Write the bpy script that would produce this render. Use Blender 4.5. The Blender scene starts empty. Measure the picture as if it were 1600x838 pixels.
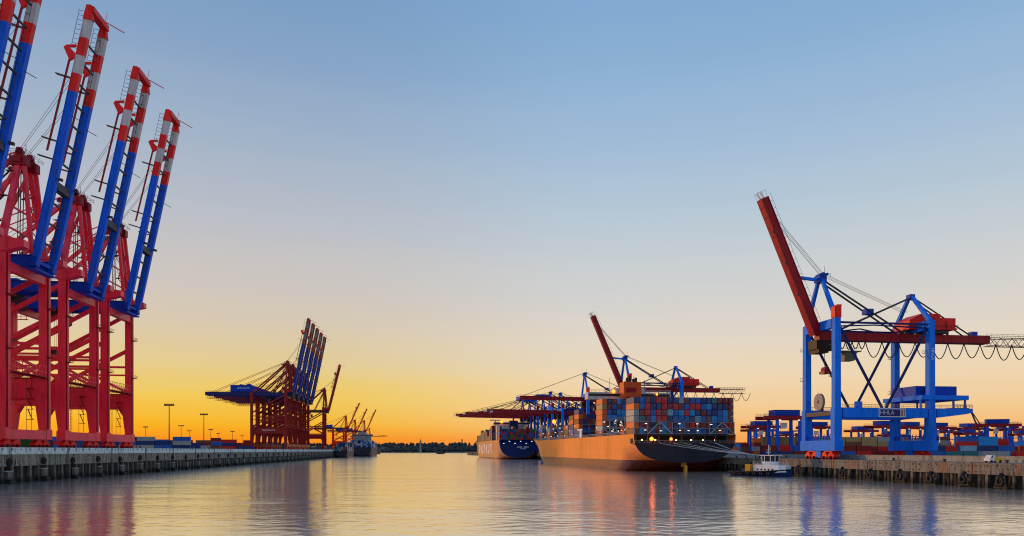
import bpy, math, random
from mathutils import Vector, Matrix
random.seed(7)
SC = bpy.context.scene
COL = SC.collection
R = math.radians
HZ = 8.5                       # camera height over the water

# ------------------------------------------------------------------ camera
cam_d = bpy.data.cameras.new('camera')
cam = bpy.data.objects.new('camera', cam_d)
COL.objects.link(cam)
cam.location = (0, 0, HZ)
cam.rotation_euler = (R(90), 0, 0)
cam_d.sensor_width = 36
cam_d.lens = 27
cam_d.shift_y = (704 - 419) / 1600
cam_d.clip_start = 0.5
cam_d.clip_end = 30000
SC.camera = cam

# ------------------------------------------------------------------ sky
SUN_AZ, SUN_EL = R(-54), R(5.0)        # left of the view, low
def lin(c):
    c = c / 255
    return c / 12.92 if c <= .04045 else ((c + .055) / 1.055) ** 2.4
def rgb(r, g, b): return (lin(r), lin(g), lin(b), 1)

world = bpy.data.worlds.new('World')
SC.world = world
world.use_nodes = True
nt = world.node_tree
nt.nodes.clear()
N = nt.nodes.new
L = nt.links.new
def math_node(tree, op, a, b=None, clamp=False):
    n = tree.nodes.new('ShaderNodeMath'); n.operation = op; n.use_clamp = clamp
    for i, v in enumerate((a, b)):
        if v is None: continue
        if isinstance(v, (int, float)): n.inputs[i].default_value = v
        else: tree.links.new(v, n.inputs[i])
    return n.outputs[0]
def ramp(tree, fac, stops, interp='LINEAR'):
    n = tree.nodes.new('ShaderNodeValToRGB')
    cr = n.color_ramp; cr.interpolation = interp
    while len(cr.elements) < len(stops): cr.elements.new(0.5)
    for e, (p, c) in zip(cr.elements, stops):
        e.position = p; e.color = c
    if fac is not None: tree.links.new(fac, n.inputs[0])
    return n.outputs[0]
tc = N('ShaderNodeTexCoord')
sep = N('ShaderNodeSeparateXYZ'); L(tc.outputs['Generated'], sep.inputs[0])
zz = math_node(nt, 'MAXIMUM', sep.outputs[2], 0.0)
hx = math_node(nt, 'MULTIPLY', sep.outputs[0], math.sin(R(-33)))
hy = math_node(nt, 'MULTIPLY', sep.outputs[1], math.cos(R(-33)))
hdot = math_node(nt, 'ADD', hx, hy)
hor = math_node(nt, 'SQRT', math_node(nt, 'SUBTRACT', 1.0001, math_node(nt, 'MULTIPLY', sep.outputs[2], sep.outputs[2])))
caz = math_node(nt, 'DIVIDE', hdot, hor)
glow = N('ShaderNodeMapRange'); glow.interpolation_type = 'SMOOTHERSTEP'
L(caz, glow.inputs[0])
glow.inputs[1].default_value = 0.74; glow.inputs[2].default_value = 1.0
hz = N('ShaderNodeMapping'); hz.inputs['Scale'].default_value = (1.6, 1.6, 26); L(tc.outputs['Generated'], hz.inputs[0])
hn = N('ShaderNodeTexNoise'); hn.inputs['Scale'].default_value = 1.0; hn.inputs['Detail'].default_value = 4; L(hz.outputs[0], hn.inputs[0])
zz = math_node(nt, 'MAXIMUM', math_node(nt, 'ADD', zz, math_node(nt, 'MULTIPLY', math_node(nt, 'SUBTRACT', hn.outputs[0], .5), .03)), 0.0)   # thin uneven haze
sunset = ramp(nt, zz, [(0.0, rgb(255, 110, 24)), (.012, rgb(255, 146, 26)), (.036, rgb(251, 184, 38)), (.068, rgb(243, 204, 88)),
                       (.105, rgb(231, 206, 144)), (.15, rgb(220, 203, 176)), (.21, rgb(206, 199, 195)), (.28, rgb(187, 192, 203)),
                       (.37, rgb(160, 180, 204)), (.46, rgb(130, 163, 201)), (.58, rgb(112, 152, 200)), (1.0, rgb(96, 140, 196))])
away = ramp(nt, zz, [(0.0, rgb(250, 146, 66)), (.02, rgb(253, 176, 92)), (.05, rgb(250, 206, 146)), (.09, rgb(243, 218, 182)),
                     (.14, rgb(230, 218, 202)), (.2, rgb(213, 213, 212)), (.28, rgb(189, 205, 218)), (.36, rgb(165, 193, 220)),
                     (.45, rgb(142, 179, 216)), (.55, rgb(122, 166, 213)), (1.0, rgb(104, 150, 210))])
mixs = N('ShaderNodeMix'); mixs.data_type = 'RGBA'
L(glow.outputs[0], mixs.inputs[0]); L(away, mixs.inputs[6]); L(sunset, mixs.inputs[7])
sky = N('ShaderNodeTexSky'); sky.sky_type = 'NISHITA'; sky.sun_disc = False
sky.sun_elevation = SUN_EL; sky.sun_rotation = SUN_AZ % (2 * math.pi)
sky.air_density = 1.4; sky.dust_density = 2.0
skys = N('ShaderNodeVectorMath'); skys.operation = 'SCALE'; L(sky.outputs[0], skys.inputs[0]); skys.inputs['Scale'].default_value = 0.10
mix2 = N('ShaderNodeMix'); mix2.data_type = 'RGBA'; mix2.inputs[0].default_value = 0.06
L(mixs.outputs[2], mix2.inputs[6]); L(skys.outputs[0], mix2.inputs[7])
bg = N('ShaderNodeBackground'); bg.inputs[1].default_value = 1.0
L(mix2.outputs[2], bg.inputs[0])
wo = N('ShaderNodeOutputWorld'); L(bg.outputs[0], wo.inputs[0])

# ------------------------------------------------------------------ sun
sd = bpy.data.lights.new('sun', 'SUN'); sd.energy = 2.2; sd.angle = R(4.0); sd.color = (1, .46, .14)
so = bpy.data.objects.new('sun', sd); COL.objects.link(so)
sdir = Vector((math.sin(SUN_AZ) * math.cos(SUN_EL), math.cos(SUN_AZ) * math.cos(SUN_EL), math.sin(SUN_EL)))
so.rotation_euler = sdir.to_track_quat('Z', 'Y').to_euler()
so.location = sdir * 500

# ------------------------------------------------------------------ output
SC.view_settings.view_transform = 'Standard'
SC.view_settings.look = 'None'
SC.view_settings.exposure = 0.0
SC.view_settings.gamma = 1.0
SC.view_settings.use_curve_mapping = False
SC.render.engine = 'CYCLES'
SC.cycles.max_bounces = 5
SC.cycles.pixel_filter_type = 'BLACKMAN_HARRIS'
SC.cycles.filter_width = 1.1
SC.cycles.use_denoising = True
SC.cycles.sample_clamp_indirect = 6.0

# ------------------------------------------------------------------ materials
MATS = {}
def new_mat(name):
    m = bpy.data.materials.new(name); m.use_nodes = True
    MATS[name] = m
    return m, m.node_tree, m.node_tree.nodes['Principled BSDF']
def paint(name, col, rough=.42, wear=.38, scale=.35, metal=0.0, coat=0.0, streak=True, spec=.22, rust=0.0):
    """painted steel: a base colour with weathering that follows vertical runs"""
    m, t, b = new_mat(name)
    g = t.nodes.new('ShaderNodeNewGeometry')
    mp = t.nodes.new('ShaderNodeMapping'); mp.inputs['Scale'].default_value = (scale, scale, scale * (.25 if streak else 1))
    t.links.new(g.outputs['Position'], mp.inputs[0])
    n = t.nodes.new('ShaderNodeTexNoise'); n.inputs['Scale'].default_value = 1; n.inputs['Detail'].default_value = 6
    n.inputs['Roughness'].default_value = .65
    t.links.new(mp.outputs[0], n.inputs[0])
    d = tuple(max(0, c * (1 - wear)) for c in col[:3]) + (1,)
    l = tuple(min(1, c * (1 + wear * .6) + wear * .012) for c in col[:3]) + (1,)
    n2 = t.nodes.new('ShaderNodeTexNoise'); n2.inputs['Scale'].default_value = scale * 5; n2.inputs['Detail'].default_value = 8; n2.inputs['Roughness'].default_value = .75
    mp2 = t.nodes.new('ShaderNodeMapping'); mp2.inputs['Scale'].default_value = (1, 1, .18 if streak else 1)
    t.links.new(g.outputs['Position'], mp2.inputs[0]); t.links.new(mp2.outputs[0], n2.inputs[0])
    fac = math_node(t, 'ADD', math_node(t, 'MULTIPLY', n.outputs[0], .55), math_node(t, 'MULTIPLY', n2.outputs[0], .45))
    c = ramp(t, fac, [(.36, d), (.48, tuple(col[:3]) + (1,)), (.64, l)])
    if rust:
        mp3 = t.nodes.new('ShaderNodeMapping'); mp3.inputs['Scale'].default_value = (1.5, 1.5, .10); t.links.new(g.outputs['Position'], mp3.inputs[0])
        n3 = t.nodes.new('ShaderNodeTexNoise'); n3.inputs['Scale'].default_value = 1; n3.inputs['Detail'].default_value = 5; t.links.new(mp3.outputs[0], n3.inputs[0])
        fr = ramp(t, n3.outputs[0], [(.57, (0, 0, 0, 1)), (.72, (rust, rust, rust, 1))])
        mr = t.nodes.new('ShaderNodeMix'); mr.data_type = 'RGBA'; t.links.new(fr, mr.inputs[0]); t.links.new(c, mr.inputs[6])
        mr.inputs[7].default_value = (.10, .05, .04, 1); c = mr.outputs[2]
    t.links.new(c, b.inputs['Base Color'])
    r = t.nodes.new('ShaderNodeMapRange'); r.inputs[3].default_value = rough - .08; r.inputs[4].default_value = rough + .15
    t.links.new(n.outputs[0], r.inputs[0]); t.links.new(r.outputs[0], b.inputs['Roughness'])
    b.inputs['Metallic'].default_value = metal
    b.inputs['Specular IOR Level'].default_value = spec
    b.inputs['Coat Weight'].default_value = coat
    b.inputs['Coat Roughness'].default_value = .18
    return m
def emit(name, col, s):
    m, t, b = new_mat(name)
    b.inputs['Base Color'].default_value = tuple(col) + (1,)
    b.inputs['Emission Color'].default_value = tuple(col) + (1,)
    b.inputs['Emission Strength'].default_value = s
    return m
def concrete(name, col, dark, streak=(0.7, 0.12), rust=0.0):
    m, t, b = new_mat(name)
    g = t.nodes.new('ShaderNodeNewGeometry')
    mp = t.nodes.new('ShaderNodeMapping'); mp.inputs['Scale'].default_value = (streak[0], streak[0], streak[1])
    t.links.new(g.outputs['Position'], mp.inputs[0])
    n = t.nodes.new('ShaderNodeTexNoise'); n.inputs['Scale'].default_value = 1; n.inputs['Detail'].default_value = 8; n.inputs['Roughness'].default_value = .7
    t.links.new(mp.outputs[0], n.inputs[0])
    n2 = t.nodes.new('ShaderNodeTexNoise'); n2.inputs['Scale'].default_value = 2.2; n2.inputs['Detail'].default_value = 6
    t.links.new(g.outputs['Position'], n2.inputs[0])
    a = math_node(t, 'ADD', math_node(t, 'MULTIPLY', n.outputs[0], .7), math_node(t, 'MULTIPLY', n2.outputs[0], .3))
    c = ramp(t, a, [(.40, tuple(dark) + (1,)), (.5, tuple((x * .8 + y * .2) for x, y in zip(col, dark)) + (1,)), (.60, tuple(col) + (1,))])
    if rust:
        mr = t.nodes.new('ShaderNodeMapping'); mr.inputs['Scale'].default_value = (.45, .45, .05)
        t.links.new(g.outputs['Position'], mr.inputs[0])
        n3 = t.nodes.new('ShaderNodeTexNoise'); n3.inputs['Scale'].default_value = 1.3; n3.inputs['Detail'].default_value = 4
        t.links.new(mr.outputs[0], n3.inputs[0])
        f = ramp(t, n3.outputs[0], [(.56, (0, 0, 0, 1)), (.68, (rust, rust, rust, 1))])
        mx = t.nodes.new('ShaderNodeMix'); mx.data_type = 'RGBA'
        t.links.new(f, mx.inputs[0]); t.links.new(c, mx.inputs[6]); mx.inputs[7].default_value = (.22, .085, .03, 1)
        c = mx.outputs[2]
    t.links.new(c, b.inputs['Base Color'])
    b.inputs['Roughness'].default_value = .85
    bp = t.nodes.new('ShaderNodeBump'); bp.inputs['Strength'].default_value = .5; bp.inputs['Distance'].default_value = .08
    t.links.new(a, bp.inputs['Height']); t.links.new(bp.outputs[0], b.inputs['Normal'])
    return m

RED = paint('red_paint', (.90, .022, .06), rust=.55, rough=.36, spec=.5)
RED2 = paint('signal_red_paint', (.72, .012, .010))
DRED = paint('oxide_red_paint', (.28, .004, .014))
BLUE = paint('blue_paint', (.002, .115, .74), rust=.55, rough=.5, spec=.12)
DBLUE = paint('dark_blue_paint', (.003, .055, .46), rough=.5, spec=.12)
HBLUE = paint('azure_paint', (.003, .19, .92), rust=.55, rough=.5, spec=.1)
GREY = paint('grey_white_paint', (.46, .50, .53))
LGREY = paint('light_grey_paint', (.40, .44, .48))
DGREY = paint('dark_steel', (.045, .045, .055), rough=.5)
BLACK = paint('black_rubber', (.014, .014, .016), rough=.6)
WHITE = paint('white_paint', (.74, .76, .78), wear=.1)
ORANGE = paint('orange_paint', (.72, .16, .015))
OCHRE = paint('ochre_paint', (.62, .30, .03))
YELLOW = paint('yellow_paint', (.75, .45, .02))
GLASS = paint('dark_glass', (.02, .03, .04), rough=.12, wear=0)
ROPE = paint('steel_rope', (.05, .05, .055), rough=.5)
LINE = paint('mooring_rope', (.42, .42, .42), rough=.8)
HULL1 = paint('hull_navy_paint', (.016, .020, .034), rough=.5, wear=.35, scale=.12)
HULLS = paint('hull_side_sunset_glow', (.82, .24, .02), rough=.36, wear=.3, scale=.12, coat=.12)  # navy hull side: the reflected sunset is put into the colour as orange
HULL2 = paint('hull_blue_paint', (.006, .020, .11), rough=.5, wear=.3, scale=.12)
BOOT = paint('boot_top_paint', (.17, .035, .025), rough=.4, wear=.5, scale=.2)
HULL2_GLOW = paint('far_hull_sunset_glow', (.52, .22, .085), rough=.36, wear=.3, scale=.12, coat=.12)  # far ship's side: sunset sheen painted into the base colour
for h in (HULLS, HULL2_GLOW):
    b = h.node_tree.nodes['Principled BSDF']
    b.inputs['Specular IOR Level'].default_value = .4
L_ORANGE = emit('sodium_lamp', (1, .17, .015), 4.5)
L_WARM = emit('warm_lamp', (1, .55, .2), 5)
L_WHITE = emit('white_lamp', (1, .9, .72), 1.6)
CAP = concrete('pale_concrete', (.66, .72, .70), (.30, .33, .33), (.5, .25))
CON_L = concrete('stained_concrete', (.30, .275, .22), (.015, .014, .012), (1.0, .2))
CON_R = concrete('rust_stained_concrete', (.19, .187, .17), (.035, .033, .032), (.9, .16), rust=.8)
CON_W = concrete('grey_wall_concrete', (.30, .32, .31), (.13, .14, .14), (.6, .3))
PAVE = concrete('yard_paving', (.16, .15, .14), (.08, .08, .08), (.2, .2))
PILE = concrete('wet_pile_steel', (.15, .14, .12), (.03, .026, .022), (1.2, .15))
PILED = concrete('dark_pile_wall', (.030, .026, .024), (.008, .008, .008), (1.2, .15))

def boot_line(m, z, col=(.20, .035, .022)):
    """antifouling below the painted waterline of a ship"""
    t = m.node_tree; b = t.nodes['Principled BSDF']
    src = b.inputs['Base Color'].links[0].from_socket
    g = t.nodes.new('ShaderNodeNewGeometry'); sp = t.nodes.new('ShaderNodeSeparateXYZ'); t.links.new(g.outputs['Position'], sp.inputs[0])
    n = t.nodes.new('ShaderNodeTexNoise'); n.inputs['Scale'].default_value = .5; n.inputs['Detail'].default_value = 5; t.links.new(g.outputs['Position'], n.inputs[0])
    f = math_node(t, 'LESS_THAN', sp.outputs[2], z)
    dk = ramp(t, n.outputs[0], [(.35, tuple(c * .45 for c in col) + (1,)), (.6, tuple(col) + (1,))])
    mx = t.nodes.new('ShaderNodeMix'); mx.data_type = 'RGBA'
    t.links.new(f, mx.inputs[0]); t.links.new(src, mx.inputs[6]); t.links.new(dk, mx.inputs[7])
    t.links.new(mx.outputs[2], b.inputs['Base Color'])
def plating(m, w=12.0, h=3.1, k=.84):
    """welded plate seams on a hull side"""
    t = m.node_tree; b = t.nodes['Principled BSDF']; src = b.inputs['Base Color'].links[0].from_socket
    tc_ = t.nodes.new('ShaderNodeTexCoord'); sp = t.nodes.new('ShaderNodeSeparateXYZ'); cb = t.nodes.new('ShaderNodeCombineXYZ')
    t.links.new(tc_.outputs['Object'], sp.inputs[0]); t.links.new(sp.outputs[1], cb.inputs[0]); t.links.new(sp.outputs[2], cb.inputs[1])
    br = t.nodes.new('ShaderNodeTexBrick'); br.inputs['Scale'].default_value = 1; br.inputs['Brick Width'].default_value = w; br.inputs['Row Height'].default_value = h
    br.inputs['Mortar Size'].default_value = .07; br.inputs['Mortar Smooth'].default_value = .5
    br.inputs['Color1'].default_value = (1, 1, 1, 1); br.inputs['Color2'].default_value = (.95, .95, .95, 1); br.inputs['Mortar'].default_value = (k, k, k, 1)
    t.links.new(cb.outputs[0], br.inputs[0])
    mx = t.nodes.new('ShaderNodeMix'); mx.data_type = 'RGBA'; mx.blend_type = 'MULTIPLY'; mx.inputs[0].default_value = 1
    t.links.new(src, mx.inputs[6]); t.links.new(br.outputs[0], mx.inputs[7]); t.links.new(mx.outputs[2], b.inputs['Base Color'])
    mpn = t.nodes.new('ShaderNodeMapping'); mpn.inputs['Scale'].default_value = (.3, .3, .3); t.links.new(tc_.outputs['Object'], mpn.inputs[0])
    nn = t.nodes.new('ShaderNodeTexNoise'); nn.inputs['Scale'].default_value = 1; t.links.new(mpn.outputs[0], nn.inputs[0])
    bp = t.nodes.new('ShaderNodeBump'); bp.inputs['Strength'].default_value = .35; bp.inputs['Distance'].default_value = .25
    t.links.new(nn.outputs[0], bp.inputs['Height']); t.links.new(bp.outputs[0], b.inputs['Normal'])
plating(HULLS); plating(HULL2_GLOW); plating(HULL1, k=.9)
boot_line(HULLS, 4.6); boot_line(HULL2_GLOW, 1.3)
for m_, z_ in ((PILE, 2.2),):
    t_ = m_.node_tree; b_ = t_.nodes['Principled BSDF']; src_ = b_.inputs['Base Color'].links[0].from_socket
    g_ = t_.nodes.new('ShaderNodeNewGeometry'); sp_ = t_.nodes.new('ShaderNodeSeparateXYZ'); t_.links.new(g_.outputs['Position'], sp_.inputs[0])
    n_ = t_.nodes.new('ShaderNodeTexNoise'); n_.inputs['Scale'].default_value = 1.2; n_.inputs['Detail'].default_value = 5; t_.links.new(g_.outputs['Position'], n_.inputs[0])
    h_ = math_node(t_, 'ADD', sp_.outputs[2], math_node(t_, 'MULTIPLY', n_.outputs[0], 1.6))
    f_ = ramp(t_, math_node(t_, 'DIVIDE', h_, 4.0), [(.45, (1, 1, 1, 1)), (.7, (0, 0, 0, 1))])
    mx_ = t_.nodes.new('ShaderNodeMix'); mx_.data_type = 'RGBA'
    t_.links.new(f_, mx_.inputs[0]); t_.links.new(src_, mx_.inputs[6]); mx_.inputs[7].default_value = (.022, .026, .016, 1)   # weed below the tide line
    t_.links.new(mx_.outputs[2], b_.inputs['Base Color'])
# container paints with corrugation bump
def cont_mat(name, col):
    m = paint(name, col, rough=.45, wear=.22, scale=.8)
    t = m.node_tree; b = t.nodes['Principled BSDF']
    tc = t.nodes.new('ShaderNodeTexCoord')
    w = t.nodes.new('ShaderNodeTexWave'); w.wave_type = 'BANDS'; w.bands_direction = 'DIAGONAL'; w.inputs['Scale'].default_value = 1.1
    mp = t.nodes.new('ShaderNodeMapping'); mp.inputs['Scale'].default_value = (1, 1, 0)
    t.links.new(tc.outputs['Object'], mp.inputs[0]); t.links.new(mp.outputs[0], w.inputs[0])
    bp = t.nodes.new('ShaderNodeBump'); bp.inputs['Strength'].default_value = .6; bp.inputs['Distance'].default_value = .05
    t.links.new(w.outputs['Fac'], bp.inputs['Height']); t.links.new(bp.outputs[0], b.inputs['Normal'])
    return m
CCOL = {'navy': (.008, .035, .16), 'blue': (.006, .11, .46), 'bright blue': (.012, .27, .70), 'maroon': (.22, .012, .016),
        'red': (.55, .016, .016), 'brown': (.17, .06, .035), 'orange': (.66, .13, .015), 'grey': (.30, .32, .34), 'teal': (.03, .17, .20),
        'green': (.02, .16, .06), 'tan': (.36, .25, .10), 'pale blue': (.20, .42, .58)}
CMAT = {k: cont_mat('container_' + k.replace(' ', '_'), v) for k, v in CCOL.items()}

# ------------------------------------------------------------------ mesh helpers
class MB:
    def __init__(s): s.v = []; s.f = []; s.m = []
    def add(s, vs, fs, mi=0):
        o = len(s.v); s.v += [tuple(p) for p in vs]
        s.f += [tuple(i + o for i in f) for f in fs]; s.m += [mi] * len(fs)
        return s
    def box(s, x0, x1, y0, y1, z0, z1, mi=0):
        return s.add([(x0, y0, z0), (x1, y0, z0), (x1, y1, z0), (x0, y1, z0), (x0, y0, z1), (x1, y0, z1), (x1, y1, z1), (x0, y1, z1)],
                     [(3, 2, 1, 0), (4, 5, 6, 7), (0, 1, 5, 4), (1, 2, 6, 5), (2, 3, 7, 6), (3, 0, 4, 7)], mi)
    def cbox(s, c, d, mi=0):
        return s.box(c[0] - d[0] / 2, c[0] + d[0] / 2, c[1] - d[1] / 2, c[1] + d[1] / 2, c[2] - d[2] / 2, c[2] + d[2] / 2, mi)
    def frame(s, p, q, side=None):
        p, q = Vector(p), Vector(q); a = (q - p).normalized()
        if side is None:
            side = Vector((0, 1, 0)) if abs(a.y) < .9 else Vector((1, 0, 0))
        side = Vector(side); w = (side - a * side.dot(a)).normalized(); h = a.cross(w)
        return p, q, w, h
    def beam(s, p, q, w, h, w2=None, h2=None, side=None, mi=0):
        """box beam; w along 'side' (default: world y), h across"""
        w2 = w if w2 is None else w2; h2 = h if h2 is None else h2
        p, q, W, Hh = s.frame(p, q, side)
        vs = [c + W * (i * ww / 2) + Hh * (j * hh / 2) for c, ww, hh in ((p, w, h), (q, w2, h2)) for i, j in ((-1, -1), (1, -1), (1, 1), (-1, 1))]
        return s.add(vs, [(3, 2, 1, 0), (4, 5, 6, 7), (0, 1, 5, 4), (1, 2, 6, 5), (2, 3, 7, 6), (3, 0, 4, 7)], mi)
    def tube(s, p, q, r, n=6, r2=None, mi=0, cap=True):
        r2 = r if r2 is None else r2
        p, q, W, Hh = s.frame(p, q)
        vs = [c + (W * math.cos(2 * math.pi * i / n) + Hh * math.sin(2 * math.pi * i / n)) * rr for c, rr in ((p, r), (q, r2)) for i in range(n)]
        fs = [(i, (i + 1) % n, n + (i + 1) % n, n + i) for i in range(n)]
        if cap: fs += [tuple(range(n))[::-1], tuple(range(n, 2 * n))]
        return s.add(vs, fs, mi)
    def path(s, pts, r, n=5, mi=0):
        for a, b in zip(pts, pts[1:]): s.tube(a, b, r, n, mi=mi, cap=False)
        return s
    def prism(s, poly, axis, a, b, mi=0):
        """poly: 2D outline; axis 'x','y','z' extrude from a to b. (x:(y,z) y:(x,z) z:(x,y))"""
        def P(u, v, t): return {'x': (t, u, v), 'y': (u, t, v), 'z': (u, v, t)}[axis]
        n = len(poly); vs = [P(u, v, a) for u, v in poly] + [P(u, v, b) for u, v in poly]
        fs = [(i, (i + 1) % n, n + (i + 1) % n, n + i) for i in range(n)] + [tuple(range(n))[::-1], tuple(range(n, 2 * n))]
        return s.add(vs, fs, mi)
    def ball(s, c, r, n=8, k=5, mi=0):
        vs = []; fs = []
        for j in range(k + 1):
            t = math.pi * j / k
            for i in range(n):
                a = 2 * math.pi * i / n
                vs.append((c[0] + r * math.sin(t) * math.cos(a), c[1] + r * math.sin(t) * math.sin(a), c[2] + r * math.cos(t)))
        for j in range(k):
            for i in range(n): fs.append((j * n + i, (j + 1) * n + i, (j + 1) * n + (i + 1) % n, j * n + (i + 1) % n))
        return s.add(vs, fs, mi)
    def rail(s, p, q, h=1.1, step=2.0, r=.05, mi=0):
        p, q = Vector(p), Vector(q); n = max(1, int((q - p).length / step)); up = Vector((0, 0, h))
        for i in range(n + 1):
            c = p.lerp(q, i / n); s.tube(c, c + up, r, 4, mi=mi, cap=False)
        s.tube(p + up, q + up, r, 4, mi=mi, cap=False); s.tube(p + up * .5, q + up * .5, r * .8, 4, mi=mi, cap=False)
        return s
    def ladder(s, p, q, w=.7, step=.9, r=.06, side=(0, 1, 0), mi=0):
        p, q = Vector(p), Vector(q); sd = Vector(side) * (w / 2)
        s.tube(p - sd, q - sd, r, 4, mi=mi, cap=False); s.tube(p + sd, q + sd, r, 4, mi=mi, cap=False)
        n = int((q - p).length / step)
        for i in range(n + 1):
            c = p.lerp(q, i / max(1, n)); s.tube(c - sd, c + sd, r * .8, 4, mi=mi, cap=False)
        return s
    def mesh(s, name, mats):
        me = bpy.data.meshes.new(name); me.from_pydata(s.v, [], s.f)
        for m in (mats if isinstance(mats, (list, tuple)) else [mats]): me.materials.append(m)
        if any(s.m): me.polygons.foreach_set('material_index', s.m)
        me.update(); return me
    def build(s, name, mats, parent=None, smooth=False, label=None):
        o = bpy.data.objects.new(name, s.mesh(name, mats)); COL.objects.link(o)
        if parent is not None: o.parent = parent
        if smooth: o.data.polygons.foreach_set('use_smooth', [True] * len(o.data.polygons))
        if label: o['label'] = label
        return o
def tag(o, label=None, cat=None, group=None, kind=None):
    if label: o['label'] = label
    if cat: o['category'] = cat
    if group: o['group'] = group
    if kind: o['kind'] = kind
    return o
def empty(name, loc=(0, 0, 0), rz=0, label=None, cat=None, group=None):
    o = bpy.data.objects.new(name, None); COL.objects.link(o)
    o.location = loc; o.rotation_euler = (0, 0, rz); o.empty_display_size = .5
    return tag(o, label, cat, group)
def copy_tree(o, parent=None):
    c = o.copy(); COL.objects.link(c); c.parent = parent
    for ch in list(o.children): copy_tree(ch, c)
    return c
def inst(me, name, parent=None, loc=(0, 0, 0), rz=0, sc=None):
    o = bpy.data.objects.new(name, me); COL.objects.link(o); o.parent = parent
    o.location = loc; o.rotation_euler = (0, 0, rz)
    if sc: o.scale = sc
    return o
_txt = {}
def text_mesh(s, size, mat, depth=.02):
    key = (s, size, mat.name)
    if key in _txt: return _txt[key]
    cu = bpy.data.curves.new('lettering', 'FONT'); cu.body = s; cu.size = size; cu.extrude = depth
    cu.align_x = 'CENTER'; cu.align_y = 'CENTER'; cu.resolution_u = 2
    ob = bpy.data.objects.new('lettering_tmp', cu); COL.objects.link(ob)
    bpy.context.view_layer.update()
    me = bpy.data.meshes.new_from_object(ob.evaluated_get(bpy.context.evaluated_depsgraph_get()))
    me.materials.clear(); me.materials.append(mat)
    bpy.data.objects.remove(ob); bpy.data.curves.remove(cu)
    _txt[key] = me
    return me
def text(s, size, mat, parent, loc, rot, name='lettering'):
    o = inst(text_mesh(s, size, mat), name, parent, loc)
    o.rotation_euler = rot
    return o

# ------------------------------------------------------------------ the two quay lines
ZL, ZR = 9.27, 5.65
def PL(Y, inland=0, z=0): return Vector((-106.25 - .115 * Y - .9935 * inland, Y - .1142 * inland, z))
def PR(Y, inland=0, z=0): return Vector((132.9 - .148 * Y + .9892 * inland, Y + .1464 * inland, z))
AL, AR = math.pi + .1145, .1469
CL, CR = math.cos(.1145), math.cos(.1469)     # depth per metre along each quay

# ------------------------------------------------------------------ water
def water():
    m, t, b = new_mat('harbour_water')
    g = t.nodes.new('ShaderNodeNewGeometry')
    def noise(sc, det, rough=.5):
        mp = t.nodes.new('ShaderNodeMapping'); mp.inputs['Scale'].default_value = sc
        t.links.new(g.outputs['Position'], mp.inputs[0])
        n = t.nodes.new('ShaderNodeTexNoise'); n.inputs['Scale'].default_value = 1; n.inputs['Detail'].default_value = det
        n.inputs['Roughness'].default_value = rough
        t.links.new(mp.outputs[0], n.inputs[0]); return n.outputs[0]
    swell = noise((.035, .06, 1), 3)
    wave = noise((.42, .50, 1), 3, .45)
    patch = noise((.004, .018, 1), 5, .6)
    pm = t.nodes.new('ShaderNodeMapRange'); pm.inputs[1].default_value = .36; pm.inputs[2].default_value = .64
    pm.inputs[3].default_value = .35; pm.inputs[4].default_value = 1.35
    t.links.new(patch, pm.inputs[0])
    h = math_node(t, 'ADD', math_node(t, 'MULTIPLY', swell, .6), math_node(t, 'MULTIPLY', math_node(t, 'MULTIPLY', wave, .25), pm.outputs[0]))
    bp = t.nodes.new('ShaderNodeBump'); bp.inputs['Strength'].default_value = 1.0; bp.inputs['Distance'].default_value = .42
    t.links.new(h, bp.inputs['Height']); t.links.new(bp.outputs[0], b.inputs['Normal'])
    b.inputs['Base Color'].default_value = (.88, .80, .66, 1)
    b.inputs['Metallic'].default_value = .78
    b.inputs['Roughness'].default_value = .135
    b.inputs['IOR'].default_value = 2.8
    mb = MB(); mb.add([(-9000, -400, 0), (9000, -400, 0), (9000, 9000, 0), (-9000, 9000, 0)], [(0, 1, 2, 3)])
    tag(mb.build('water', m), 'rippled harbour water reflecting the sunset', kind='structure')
water()

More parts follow.
